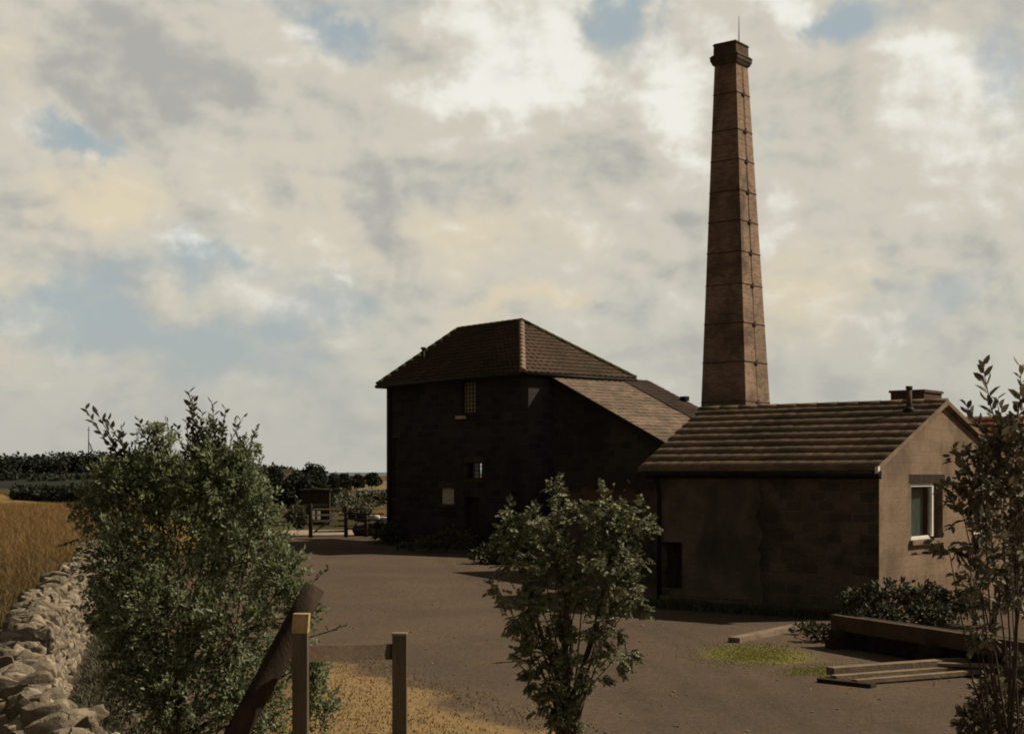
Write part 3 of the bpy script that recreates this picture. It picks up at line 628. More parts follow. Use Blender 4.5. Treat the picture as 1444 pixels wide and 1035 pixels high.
# ------------------------------------------------------------------ red-roofed outbuilding to the right
O0 = Vector((11.05, 32.2, 0)); dO = Vector((.93, -.37, 0)).normalized(); nO = Vector((-.37, -.93, 0)).normalized()
ob = thing('outbuilding', 'red-brick outbuilding with an orange-red tiled roof behind the cottage gable', 'building', O0 + dO * 3)
mb = MB(); LO = 9; wd = 4.5
mb.prism([O0, O0 + dO * LO, O0 + dO * LO - nO * wd, O0 - nO * wd], (0, 0, 2.6))
mb.build('wall', M['red_brick'], ob)
mb = MB(); e0 = O0 - dO * 1.2 + nO * .3; e1 = O0 + dO * (LO + .2) + nO * .3; r0 = O0 - dO * 1.2 - nO * wd / 2; r1 = O0 + dO * (LO + .2) - nO * wd / 2; f0 = O0 - dO * 1.2 - nO * (wd + .3); f1 = O0 + dO * (LO + .2) - nO * (wd + .3)
tile_slope(mb, V2(e0, 2.55), V2(e1, 2.55), V2(r0, 3.98), V2(r1, 3.98), 10, .25, .03, .03, step=.1); tile_slope(mb, V2(f0, 2.55), V2(f1, 2.55), V2(r0, 3.98), V2(r1, 3.98), 10, .25, .03, .03, step=.15)
mb.prism([V2(e0, 2.5), V2(r0, 3.92), V2(f0, 2.5)], dO * (LO + 1.4)); mb.build('roof', M['tile_red'], ob)

# ------------------------------------------------------------------ leaves and plants
def leaf_arrays(pos, dirs, size, width=.42, droop=.15, roll=None):
    n = len(pos); dirs = dirs / (np.linalg.norm(dirs, axis=1, keepdims=True) + 1e-9)
    rv = np.random.normal(size=(n, 3)); rv[:, 2] += .9
    side = np.cross(dirs, rv); side /= (np.linalg.norm(side, axis=1, keepdims=True) + 1e-9); nor = np.cross(side, dirs)
    s = size[:, None]; w = (size * width * np.random.uniform(.8, 1.2, n))[:, None]
    b = pos; t = pos + dirs * s - nor * s * droop
    l1 = pos + dirs * s * .33 + side * w * .5 + nor * w * .12; r1 = pos + dirs * s * .33 - side * w * .5 + nor * w * .12
    l2 = pos + dirs * s * .72 + side * w * .38 - nor * s * droop * .3 + nor * w * .1; r2 = pos + dirs * s * .72 - side * w * .38 - nor * s * droop * .3 + nor * w * .1
    v = np.stack([b, r1, r2, t, l2, l1], 1).reshape(-1, 3); i = np.arange(n)[:, None] * 6
    f = np.concatenate([i + np.array([[0, 1, 2, 3]]), i + np.array([[0, 3, 4, 5]])], 1).reshape(-1, 4)
    return v, f
def leaves(name, pos, dirs, size, mat, parent, width=.42, droop=.15, tone=None):
    pos = np.asarray(pos, float); dirs = np.asarray(dirs, float); size = np.asarray(size, float)
    v, f = leaf_arrays(pos, dirs, size, width, droop); r = np.clip(np.random.beta(1.3, 2.4, len(pos)) + .22 * np.sin(pos[:, 0] * 7 + np.sin(pos[:, 2] * 6) * 2) * np.sin(pos[:, 2] * 8 + pos[:, 1] * 5), 0, 1) if tone is None else tone
    return arr_mesh(name, v, f, mat, parent, np.repeat(r, 2))
rs = np.random.RandomState(3)
def unit(n):
    v = rs.normal(size=(n, 3)); return v / np.linalg.norm(v, axis=1, keepdims=True)
def lobes_to_plant(par, base, lobes, stemr, mat, bark, twigs, per, lsize, width=.42, droopdir=0.0, shoots=(), shootmat=None, stems=5, pinnate=False, twigr=.004):
    """lobes: (centre Vector, rx, ry, rz, weight)."""
    mb = MB(); pos = []; dr = []; sz = []
    forks = []
    for s in range(stems):
        a = s / stems * 6.28; forks.append(Vector(base) + Vector((math.cos(a) * stemr * 2.2, math.sin(a) * stemr * 2.2, 0)))
    for li, (c, rx, ry, rz, w) in enumerate(lobes):
        c = Vector(c); b = forks[li % stems]
        mid = b.lerp(c, .5) + Vector((random.uniform(-.1, .1), random.uniform(-.1, .1), .12))
        mb.tube([b, b.lerp(mid, .5) + Vector((random.uniform(-.04, .04), 0, .05)), mid, c], [stemr, stemr * .8, stemr * .55, stemr * .25], 6, False, .1)
        nt_ = int(twigs * w)
        U = unit(nt_); rad = rs.uniform(.75, 1.12, nt_)
        for k in range(nt_):
            e = np.array([U[k, 0] * rx, U[k, 1] * ry, U[k, 2] * rz]) * rad[k]
            st_ = e * rs.uniform(0, .35); p0 = np.array(c) + st_; p1 = np.array(c) + e; dv = p1 - p0; ln = np.linalg.norm(dv)
            if p1[2] < .02: continue
            bow = np.array([0, 0, .12 * ln - droopdir * ln * .25])
            if k % 3 == 0: mb.tube([p0, (p0 + p1) / 2 + bow, p1], [twigr, twigr * .7, twigr * .35], 4, False)
            tt = rs.uniform(.12, 1.0, per) ** .8
            q = p0[None] * (1 - tt[:, None]) + p1[None] * tt[:, None] + bow[None] * (4 * tt * (1 - tt))[:, None]
            q += rs.normal(size=(per, 3)) * .018
            d = dv[None] / (ln + 1e-6) * .9 + rs.normal(size=(per, 3)) * .65; d[:, 2] += .25 - droopdir
            if pinnate:
                nl = 7; rl = rs.uniform(.07, .12, per); dn = d / np.linalg.norm(d, axis=1, keepdims=True)
                sd_ = np.cross(dn, np.tile([0, 0, 1.], (per, 1)) + rs.normal(size=(per, 3)) * .3); sd_ /= np.linalg.norm(sd_, axis=1, keepdims=True)
                for j in range(nl):
                    for sg in (-1, 1):
                        pos.append(q + dn * (rl * j / nl)[:, None]); dr.append(dn * .6 + sd_ * sg + np.array([0, 0, -.2])); sz.append(np.full(per, lsize * rs.uniform(.8, 1.1)))
            else:
                pos.append(q); dr.append(d); sz.append(rs.uniform(.6, 1.15, per) * lsize)
    leaves('foliage', np.concatenate(pos), np.concatenate(dr), np.concatenate(sz), mat, par, width)
    if shoots:
        pos = []; dr = []; sz = []
        for (p0, p1, nl, ls) in shoots:
            p0, p1 = Vector(p0), Vector(p1); bend = Vector((random.uniform(-.05, .05), random.uniform(-.05, .05), 0)); mid = p0.lerp(p1, .5) + bend
            mb.tube([p0, mid, p1], [.007, .005, .002], 5, False)
            ax = (p1 - p0).normalized(); 
            for i in range(nl):
                t_ = (i + .5) / nl; q = p0.lerp(p1, t_) + bend * (4 * t_ * (1 - t_)); a = i * 2.4 + random.uniform(-.4, .4)
                sdv = Vector((math.cos(a), math.sin(a) * .8, .1)); d = ax * .75 + sdv * .8
                pos.append(q); dr.append(d); sz.append(ls * (1.0 - .35 * abs(t_ - .5)) * random.uniform(.8, 1.1))
        leaves('shoot_leaves', pos, dr, sz, shootmat or mat, par, .45)
    mb.build('stems', bark, par)

def lob(x, y, D, rx, rz=None, w=1, ry=None):
    k = D / F; c = pt(x, y, D); rz = rx if rz is None else rz; return (c, rx * k, (ry * k if ry else rx * k * .9), rz * k, w)
def sh(x0, y0, x1, y1, D, n, ls=.085): return (pt(x0, y0, D), pt(x1, y1, D + random.uniform(-.1, .1)), n, ls)

# big bush on the left
bb = thing('bush', 'big leafy green bush beside the drystone wall, tall shoots against the sky', 'bush', (-3.0, 13.2, 0))
lb = [lob(250, 760, 13.3, 110, 110, 2.2), lob(190, 700, 13.4, 70, 75, 1.2), lob(310, 700, 13.2, 75, 80, 1.3), lob(168, 800, 13.0, 62, 75, 1.1),
      lob(350, 790, 13.0, 75, 80, 1.3), lob(230, 880, 12.8, 100, 100, 1.8), lob(330, 900, 12.7, 80, 90, 1.5), lob(190, 935, 12.8, 50, 80, 1.0), lob(250, 990, 12.6, 100, 80, 1.6),
      lob(360, 1000, 12.5, 70, 70, 1.0), lob(225, 675, 13.4, 45, 45, .7), lob(290, 665, 13.3, 40, 50, .7), lob(335, 672, 13.2, 40, 42, .6), lob(165, 680, 13.3, 38, 40, .45),
      lob(368, 725, 13.0, 32, 45, .45), lob(400, 820, 12.8, 40, 55, .7), lob(130, 720, 13.3, 35, 45, .4), lob(432, 935, 12.7, 36, 45, .35), lob(450, 990, 12.8, 34, 50, .35),
      lob(430, 865, 12.9, 28, 34, .2), lob(145, 860, 13.2, 30, 55, .45), lob(222, 622, 13.4, 30, 24, .2), lob(300, 615, 13.3, 20, 30, .13), lob(350, 635, 13.2, 20, 26, .1)]
lb = [(c, rx, ry, rz, w * 1.25) for c, rx, ry, rz, w in lb]
shs = [sh(185, 660, 120, 575, 13.3, 17, .10), sh(195, 665, 150, 590, 13.3, 14, .10), sh(220, 640, 195, 590, 13.4, 10, .08), sh(285, 650, 266, 552, 13.2, 22, .095), sh(295, 650, 285, 580, 13.3, 15, .09),
       sh(310, 650, 318, 575, 13.2, 15, .085), sh(335, 650, 330, 590, 13.3, 12, .08), sh(340, 660, 362, 600, 13.2, 12, .07), sh(150, 680, 125, 625, 13.3, 12, .08), sh(240, 640, 232, 590, 13.4, 12, .07),
       sh(355, 670, 385, 655, 13.1, 8, .06), sh(265, 640, 250, 600, 13.3, 10, .07), sh(200, 640, 215, 598, 13.3, 10, .07), sh(400, 760, 420, 700, 13.0, 10, .07), sh(430, 900, 490, 880, 12.9, 10, .06), sh(440, 930, 505, 915, 12.9, 10, .07), sh(430, 840, 465, 800, 12.9, 10, .06),
       sh(300, 650, 298, 565, 13.2, 18, .09), sh(280, 640, 275, 560, 13.2, 18, .085), sh(170, 660, 135, 580, 13.3, 16, .10), sh(320, 660, 345, 585, 13.2, 14, .07), sh(370, 690, 372, 640, 13.2, 10, .06), sh(180, 660, 172, 600, 13.3, 12, .09), sh(260, 650, 262, 590, 13.2, 14, .08), sh(120, 700, 95, 690, 13.2, 8, .06), sh(110, 760, 85, 770, 13.1, 8, .06)]
lobes_to_plant(bb, (-3.1, 13.0, -.02), lb, .022, M['leaf_a'], M['bark'], 96, 22, .052, .42, 0, shs, M['leaf_top'], 7)

# slender young tree in the middle
mt = thing('young_tree', 'slender young tree with feathery leaves and a crown narrowing to its stem', 'tree', pt(797, 1035, 13.5).to_2d().to_3d())
lm = [lob(760, 735, 13.5, 52, 38, 1.0), lob(845, 735, 13.4, 50, 38, .9), lob(890, 745, 13.5, 36, 45, .8), lob(730, 790, 13.5, 42, 36, .6), lob(785, 800, 13.4, 55, 42, 1.1), lob(860, 800, 13.3, 55, 45, 1.2),
      lob(895, 840, 13.4, 25, 40, .45), lob(745, 860, 13.4, 42, 48, .9), lob(805, 860, 13.5, 45, 45, .9), lob(850, 875, 13.4, 40, 45, .7), lob(755, 935, 13.4, 38, 42, .7), lob(810, 935, 13.5, 36, 42, .6), lob(870, 925, 13.4, 32, 26, .35),
      lob(785, 990, 13.5, 40, 36, .8), lob(765, 965, 13.4, 26, 30, .4), lob(812, 985, 13.5, 26, 32, .45), lob(792, 1025, 13.5, 28, 20, .3), lob(835, 955, 13.4, 22, 24, .25), lob(775, 700, 13.6, 22, 22, .16), lob(850, 692, 13.6, 14, 14, .06), lob(705, 835, 13.5, 20, 24, .14), lob(715, 745, 13.6, 22, 18, .14)]
lobes_to_plant(mt, pt(800, 1060, 13.5).to_2d().to_3d(), lm, .014, M['leaf_b'], M['bark'], 26, 6, .045, .45, .55, [sh(860, 730, 893, 676, 13.5, 5, .05), sh(866, 720, 868, 680, 13.5, 4, .05), sh(785, 740, 783, 685, 13.5, 5, .05), sh(735, 770, 690, 758, 13.5, 5, .05), sh(760, 930, 693, 935, 13.4, 6, .05), sh(880, 900, 892, 945, 13.4, 5, .05)], M['leaf_b'], 3, True, .003)
mb = MB(); b0 = pt(800, 1060, 13.5); b0.z = -.02
mb.tube([b0, pt(802, 1000, 13.5), pt(795, 930, 13.5), pt(800, 850, 13.5), pt(780, 780, 13.5)], [.05, .042, .034, .025, .012], 8, False, .1); mb.tube([pt(800, 1010, 13.5), pt(835, 900, 13.5), pt(860, 800, 13.5), pt(866, 740, 13.5)], [.034, .026, .018, .008], 8, False, .1)
mb.tube([pt(797, 980, 13.5), pt(765, 900, 13.45), pt(740, 810, 13.45)], [.026, .02, .008], 8, False, .1); mb.build('trunk', M['bark'], mt)

# large-leaved shrub on the right
rb = thing('elder_shrub', 'tall brown-green large-leaved shrub standing before the cottage gable', 'shrub', (3.35, 9.9, 0))
lr_ = [lob(1400, 640, 10, 42, 42, .55), lob(1425, 600, 10.1, 30, 40, .4), lob(1380, 690, 9.9, 45, 40, .7), lob(1430, 700, 10, 50, 50, .8), lob(1390, 750, 9.8, 30, 30, .25), lob(1440, 780, 9.9, 45, 45, .5),
       lob(1365, 815, 9.8, 30, 40, .35), lob(1420, 850, 9.8, 36, 36, .3), lob(1425, 640, 10, 40, 40, .5), lob(1330, 770, 9.9, 28, 12, .16), lob(1345, 700, 10, 24, 22, .18), lob(1350, 640, 10, 26, 16, .12), lob(1375, 895, 9.7, 28, 28, .25)]
lr_ = [(c + Vector((.035, 0, 0)), rx, ry, rz, w * 1.4) for c, rx, ry, rz, w in lr_]
shr = [sh(1420, 640, 1385, 512, 10, 22, .12), sh(1430, 620, 1440, 515, 10.1, 18, .11), sh(1400, 625, 1362, 570, 10, 12, .10), sh(1440, 640, 1450, 560, 9.9, 14, .11), sh(1400, 650, 1405, 560, 10, 14, .10), sh(1380, 770, 1290, 782, 9.9, 12, .09), sh(1370, 690, 1340, 630, 10, 9, .09), sh(1370, 730, 1345, 745, 10, 7, .09)]
lobes_to_plant(rb, (3.45, 9.7, -.02), lr_, .012, M['leaf_c'], M['bark'], 30, 9, .078, .5, .25, shr, M['leaf_c'], 5)

# shrubs near the cottage gable
def simple_shrub(name, label, cat, base, lobes, mat, tw, per, ls, group=None, stems=4):
    t_ = thing(name, label, cat, base, group); lobes_to_plant(t_, base, lobes, .02, mat, M['bark'], tw, per, ls, .5, 0, stems=stems); return t_
simple_shrub('bush', 'dark low bush at the foot of the cottage gable', 'bush', tuple(gp(1262, 882)), [lob(1215, 850, 24, 32, 24), lob(1260, 842, 24, 38, 30), lob(1305, 845, 24.2, 38, 28), lob(1345, 855, 24.5, 30, 24), lob(1240, 868, 23.6, 40, 16), lob(1310, 868, 23.6, 40, 16)], M['leaf_dark'], 70, 12, .09)
simple_shrub('bush', 'dark low bush filling the bottom right corner', 'bush', (3.45, 10.3, 0), [lob(1400, 985, 10.6, 34, 34, .8), lob(1435, 960, 10.7, 34, 40, .9), lob(1370, 1020, 10.5, 30, 26, .6), lob(1440, 1020, 10.4, 44, 40, .9)], M['leaf_c'], 60, 11, .06)
simple_shrub('shrub', 'twiggy shrub against the gable below its second window', 'shrub', tuple(gp(1400, 880)), [lob(1372, 850, 24, 24, 32, .7), lob(1400, 800, 24, 26, 40, .8), lob(1432, 830, 24, 26, 42, .8), lob(1395, 745, 24, 20, 30, .5), lob(1440, 760, 24.3, 22, 40, .5)], M['leaf_c'], 50, 10, .09)
simple_shrub('bush', 'small dark bush at the left end of the raised beam', 'bush', tuple(gp(1160, 905)), [lob(1150, 892, 22, 22, 14, .7), lob(1185, 885, 22, 26, 20, .8), lob(1128, 888, 23, 14, 10, .3)], M['leaf_dark'], 50, 10, .07)
simple_shrub('bush', 'rough bush before the near corner of the engine house', 'bush', tuple(gp(715, 795)), [lob(690, 782, 41, 30, 14, .9), lob(725, 772, 41, 30, 24, 1), lob(765, 765, 41, 30, 30, 1), lob(740, 750, 42, 20, 20, .6)], M['leaf_dark'], 60, 12, .14)
simple_shrub('weed_clump', 'brown weed clump at the foot of the engine house front', 'weeds', tuple(gp(630, 778)), [lob(605, 768, 47, 26, 12, .8), lob(640, 762, 47, 30, 20, .9), lob(580, 772, 48, 18, 8, .5)], M['leaf_mid'], 50, 10, .13)
simple_shrub('bush', 'scrubby bush by the left corner of the engine house', 'bush', tuple(gp(548, 765)), [lob(552, 752, 52, 16, 16, .8), lob(535, 750, 54, 12, 14, .5)], M['leaf_dark'], 60, 12, .16)

# ------------------------------------------------------------------ background trees
def far_tree(label, x, ybase, ytop, hw, D, n=1500, group='trees beyond the yard', mat='leaf_far', ls=None, zbase=None, lean=0, name='tree'):
    k = D / F; base = pt(x, ybase, D); top = pt(x, ytop, D); t_ = thing(name, label, 'tree', tuple(base), group)
    H = top.z - base.z; wr = hw * k; mb = MB(); tr = max(.05, H * .03)
    mb.tube([base - Vector((0, 0, .3)), base + Vector((lean, 0, H * .35)), base + Vector((lean, 0, H * .75))], [tr, tr * .7, tr * .25], 7, False, .1)
    cs = []
    for i in range(9):
        a = i * 2.4; r = wr * .6 * math.sqrt((i + .5) / 9); zc = H * (.72 - .28 * (i % 3) / 2 + random.uniform(-.05, .08)); c = base + Vector((math.cos(a) * r, math.sin(a) * r, zc)); cs.append(c)
        mb.tube([base + Vector((0, 0, H * .25)), base.lerp(c, .6) + Vector((0, 0, H * .1)), c], [tr * .5, tr * .3, tr * .1], 5, False)
    mb.build('trunk', M['bark'], t_)
    m_ = n * 2 // 9; P_ = []; 
    for c in cs:
        rr = wr * random.uniform(.38, .55); hh = H * random.uniform(.2, .28); u = unit(m_) * (rs.uniform(.55, 1.05, (m_, 1))); P_.append(np.array(c)[None] + u * np.array([rr, rr, hh]))
    P_ = np.concatenate(P_); P_[:, 2] = np.maximum(P_[:, 2], base.z + .03 * H); d = rs.normal(size=P_.shape)
    ls = ls or max(.14, 4.2 * k); leaves('crown', P_, d, rs.uniform(.6, 1.2, len(P_)) * ls, M[mat], t_, .7); return t_
far_tree('big round dark tree left of the engine house, taller than its neighbours', 441, 742, 656, 28, 78, 4200)
far_tree('dark tree at the left of the big round tree', 412, 735, 664, 20, 95, 1800)
far_tree('thin low tree seen over the bush, next to the white houses', 385, 725, 659, 22, 110, 1600)
far_tree('small dark tree right of the big round tree', 470, 706, 668, 9, 150, 900)
far_tree('bushy tree at the left of the far golden slope', 484, 696, 668, 11, 210, 900)
far_tree('middle tree of the row on the far golden slope', 503, 692, 669, 12, 215, 900)
far_tree('rounded tree on the crest nearest the engine house', 524, 688, 667, 13, 220, 1000)
far_tree('green scrub thorn in the hollow below the golden slope', 520, 712, 696, 16, 120, 900, mat='leaf_dark')
far_tree('scrub thorn close to the engine house corner beyond the gate', 538, 712, 696, 12, 115, 900, mat='leaf_dark')
far_tree('bushy thorn behind the gate, beside the pale stones', 505, 742, 712, 20, 72, 1500, mat='leaf_dark')
far_tree('low thorn bush at the left end of the gate', 418, 752, 712, 17, 66, 1500, mat='leaf_dark')
# distant wood and hedge masses
def wood(name, label, spots, mat, n, cat='wood'):
    P_ = []; S_ = []
    for (x, y0, y1, hw, D) in spots:
        k = D / F; c = pt(x, (y0 + y1) / 2, D); u = unit(n) * rs.uniform(.4, 1.05, (n, 1)); P_.append(np.array(c)[None] + u * np.array([hw * k, hw * k * 1.5, abs(y0 - y1) / 2 * k])); S_.append(np.full(n, 5.2 * k))
    P_ = np.concatenate(P_); S_ = np.concatenate(S_)
    o = leaves(name, P_, rs.normal(size=P_.shape), S_ * rs.uniform(.6, 1.2, len(P_)), M[mat], None, .7); tag(o, label, cat, kind='stuff'); return o
sp = []
def topy(x):
    pts_ = [(-60, 646), (0, 642), (50, 641), (90, 637), (140, 636), (200, 640), (260, 645), (330, 652), (390, 657), (440, 664)]
    for (a_, b_), (c_, d_) in zip(pts_, pts_[1:]):
        if a_ <= x <= c_: return b_ + (d_ - b_) * (x - a_) / (c_ - a_)
    return 660
x = -60
while x < 435:
    t_ = topy(x) + random.uniform(-1.5, 2.5); sp.append((x, 680, t_, random.uniform(7, 12), 500 + random.uniform(-15, 15))); x += random.uniform(3.5, 6)
wood('distant_wood', 'dark wood along the skyline of the hill at the left', sp, 'leaf_far', 230)
sp = [(x_, 712 - abs(x_ - 120) * .03, 686 + random.uniform(-4, 5) - (x_ > 60) * 2, random.uniform(8, 13), 150 - x_ * .2) for x_ in range(24, 160, 7)]
wood('hedge', 'dark overgrown hedge along the far edge of the golden field', sp, 'leaf_far', 260, 'hedge')
sp = [(rs.uniform(395, 545), 0, 0, 0, rs.uniform(75, 230)) for _ in range(34)]
sp = [(x_, HY + EYE * F / d_, HY + EYE * F / d_ - rs.uniform(.3, .9) * F / d_, rs.uniform(.8, 2.4) * F / d_, d_) for x_, _, _, _, d_ in sp]
wood('scrub', 'low gorse and bramble scrub scattered over the rough ground beyond the gate', sp, 'leaf_dark', 220, 'scrub')
sp = [(x_, 690, 667 + rs.uniform(-1, 2), rs.uniform(9, 14), 330 + rs.uniform(-20, 20)) for x_ in range(-40, 240, 8)]
wood('woodland_belt', 'dark belt of scrub on the slope between the far hedge and the skyline wood', sp, 'leaf_far', 230, 'woodland')
ht = thing('timber_hut', 'dark low timber hut standing under the big round tree beyond the gate', 'hut', tuple(pt(444, 742, 72)))
k = 72 / F; h0 = pt(424, 742, 72); h0.z = -.03; wv = Vector((40 * k, .25, 0)); dv = Vector((-.15, 1.5, 0)); hh = EYE + (HY - 692) * k + .03
mb = MB(); mb.box(h0, wv, dv, Vector((0, 0, hh))); mb.build('wall', M['wood_dark'], ht)
mb = MB()
for i in range(9): mb.box(h0 + wv * (i / 9 + .012) - Vector((0, .03, 0)), wv * .085, Vector((0, .025, 0)), Vector((0, 0, hh - .04)))
mb.build('boarding', M['wood_dark'], ht)
mb = MB(); a0 = h0 - wv * .06 - dv * .08 + Vector((0, 0, hh)); mb.prism([a0, a0 + wv * 1.12, a0 + wv * 1.12 + Vector((0, 0, .06)), a0 + wv * .56 + Vector((0, 0, .12)), a0 + Vector((0, 0, .06))], dv * 1.16); mb.build('roof', M['tile_dark'], ht)
mb = MB(); mb.box(h0 + wv * .1 - Vector((0, .07, -hh * .55)), wv * .8, Vector((0, .035, 0)), Vector((0, 0, .13))); mb.build('batten', M['wood'], ht)
# far mast and far houses
mst = MB(); b0 = pt(125, 640, 480); mst.tube([b0 - Vector((0, 0, 3)), pt(125, 601, 480)], [.22, .12], 6); mst.tube([pt(123, 606, 480), pt(127, 606, 480)], .1, 5); o = mst.build('mast', M['black']); tag(o, 'thin mast rising from the wood on the skyline', 'mast')
far_h = thing('white_cottage', 'tiny white-walled cottage far off above the bush', 'house', tuple(pt(398, 676, 230)))
mb = MB(); q = pt(390, 676, 230); mb.box(q, (2.1, 0, 0), (0, 2.4, 0), (0, 0, 1.1)); mb.build('wall', M['white'], far_h)
mb = MB(); mb.prism([q + Vector((-.1, -.2, 1.1)), q + Vector((-.1, 2.6, 1.1)), q + Vector((-.1, 1.2, 1.7))], (2.3, 0, 0)); mb.build('roof', M['tile_dark'], far_h)

# ------------------------------------------------------------------ field gate, posts, boulders beyond the yard
gt = thing('field_gate', 'weathered five-bar field gate at the far side of the yard', 'gate', tuple(gp(460, 757)))
gA = gp(442, 758); gB = gp(486, 757); dg = (gB - gA).normalized(); lg = (gB - gA).length
for i, z in enumerate((.2, .42, .64, .88, 1.12)):
    mb = MB(); mb.box(gA + Vector((0, 0, z)), dg * lg, Vector((0, .04, 0)), Vector((0, 0, .075))); mb.build('bar', M['wood'], gt)
mb = MB(); mb.tube([gA + Vector((0, -.02, .2)), gB + Vector((0, -.02, 1.15))], .035, 6); mb.build('brace', M['wood'], gt)
for (x_, y_, h_, lbl) in ((438, 758, 1.35, 'gate post at the left end of the field gate'), (488, 757, 1.25, 'gate post between the field gate and the rail fence'), (516, 757, 1.0, 'slim fence post nearer the engine house corner')):
    mb = MB(); p_ = gp(x_, y_); mb.tube([p_ - Vector((0, 0, .1)), p_ + Vector((0, 0, h_)), p_ + Vector((0, 0, h_ + .04))], [.085, .08, .04], 8, True, .08); o = mb.build('fence_post', M['wood_dark']); tag(o, lbl, 'post', 'posts at the far side of the yard')
rf = thing('rail_fence', 'dark rail fence running from the gate to the engine house corner', 'fence', tuple(gp(515, 757)))
pA = gp(490, 757); pB = gp(541, 760)
for z in (.35, .75, 1.0):
    mb = MB(); mb.tube([pA + Vector((0, 0, z)), pA.lerp(pB, .5) + Vector((0, 0, z - .03)), pB + Vector((0, 0, z))], .035, 6); mb.build('rail', M['wood_dark'], rf)
def stone_mesh(c, r, seed=0, n=3, rough=1.0):
    rr = np.random.RandomState(seed); t = np.linspace(-1, 1, n + 1)
    vs = []; fs = []
    for ax in range(3):
        for sg in (-1, 1):
            b = len(vs)
            for i in t:
                for j in t:
                    p = [0, 0, 0]; p[ax] = sg; p[(ax + 1) % 3] = i; p[(ax + 2) % 3] = j; vs.append(p)
            for i in range(n):
                for j in range(n):
                    q = [b + i * (n + 1) + j, b + (i + 1) * (n + 1) + j, b + (i + 1) * (n + 1) + j + 1, b + i * (n + 1) + j + 1]; fs.append(q if sg > 0 else q[::-1])
    v = np.array(vs, float); nrm = np.power(np.sum(np.abs(v) ** 4, axis=1), 1 / 4)[:, None]; v = v / nrm
    fr = rr.uniform(1, 2.6, (3, 3)); ph = rr.uniform(0, 6, 3)
    v = v + rough * .13 * np.sin(v @ fr + ph) + rough * .07 * np.sin(v @ (fr * 3) + ph * 2)
    return v * np.array(r)[None] + np.array(c)[None], np.array(fs)
def stone_obj(name, c, r, mat, label, cat, seed, group=None):
    v, f = stone_mesh(c, r, seed); o = arr_mesh(name, v, f, mat, None, smooth=True); return tag(o, label, cat, group)
stone_obj('boulder', tuple(gp(528, 722) * .62 + Vector((0, 0, .75))), (.24, .18, .13), M['boulder'], 'pale boulder beyond the rail fence, the left one of two', 'boulder', 3)
stone_obj('boulder', tuple(gp(541, 724) * .62 + Vector((0, 0, .7))), (.2, .18, .15), M['boulder'], 'pale boulder touching the left edge of the engine house', 'boulder', 4)
mb = MB()
bk_ = gp(534, 722) * .62
v, f = stone_mesh((bk_.x, bk_.y, .15), (1.0, .7, .4), 11); o = arr_mesh('rubble_heap', v, f, M['lean_stone'], None, smooth=True); tag(o, 'low dark rubble heap carrying two pale boulders', 'heap')
stone_obj('stone', tuple(gp(675, 789) + Vector((0, 0, .06))), (.09, .07, .08), M['white'], 'small white stone lying on the yard before the engine house', 'stone', 6)
sgn = MB(); q = gp(443, 752); 
for dx in (-.1, .14): sgn.box(q + Vector((dx, -.1, .62)), (.13, 0, 0), (0, .03, 0), (0, 0, .36))
o = sgn.build('gate_plate', M['white']); o.parent = gt; o.location = -WL[gt.name]; 

# ------------------------------------------------------------------ drystone wall
path = [(-2.0, 6.4), (-2.48, 8.1), (-2.95, 9.1), (-3.6, 10.5), (-4.3, 12.4), (-4.75, 13.8), (-5.1, 14.9), (-5.75, 17.4), (-6.7, 21.1), (-7.65, 25.5), (-8.9, 30), (-10, 36)]
def along(path, step):
    res = []; 
    for a_, b_ in zip(path, path[1:]):
        a2, b2 = Vector(a_), Vector(b_); l = (b2 - a2).length; n = max(1, int(l / step))
        for i in range(n): res.append((a2.lerp(b2, i / n), (b2 - a2).normalized()))
    return res
VV = []; FF = []; RR = []; cnt = 0
def addstone(c, r, yaw, seed, tilt=0):
    global cnt
    v, f = stone_mesh((0, 0, 0), r, seed, 4, 1.15); ca, sa = math.cos(yaw), math.sin(yaw); ct, st_ = math.cos(tilt), math.sin(tilt)
    v = v @ np.array([[1, 0, 0], [0, ct, st_], [0, -st_, ct]]); v = v @ np.array([[ca, sa, 0], [-sa, ca, 0], [0, 0, 1]])
    VV.append(v + np.array(c)); FF.append(f + cnt); cnt += len(v); RR.append(np.full(len(f), random.random()))
seed = 100
for row, z in enumerate((.08, .22, .35, .47, .59, .70, .80, .90)):
    hw = .34 - .016 * row
    for p, d in along(path, .25):
        yaw = math.atan2(d.y, d.x)
        for sgn_ in (-1, 1):
            seed += 1; nx, ny = -d.y * sgn_, d.x * sgn_; j = random.uniform(-.1, .1)
            addstone((p.x + nx * hw * .6 + d.x * j, p.y + ny * hw * .6 + d.y * j, z + random.uniform(-.02, .02)), (random.uniform(.09, .17), random.uniform(.11, .17), random.uniform(.05, .085)), yaw + random.uniform(-.2, .2), seed)
for p, d in along(path, .062):
    seed += 1; addstone((p.x + random.uniform(-.15, .15), p.y + random.uniform(-.06, .06), 1.0 + random.uniform(-.04, .07)), (random.uniform(.025, .055), random.uniform(.08, .18), random.uniform(.05, .10)), math.atan2(d.y, d.x) + random.uniform(-.7, .7), seed, random.uniform(-.6, .6))
o = arr_mesh('drystone_wall', np.concatenate(VV), np.concatenate(FF), M['stone_w'], None, np.concatenate(RR), True); tag(o, 'winding drystone field wall with rough upright coping stones', 'wall')

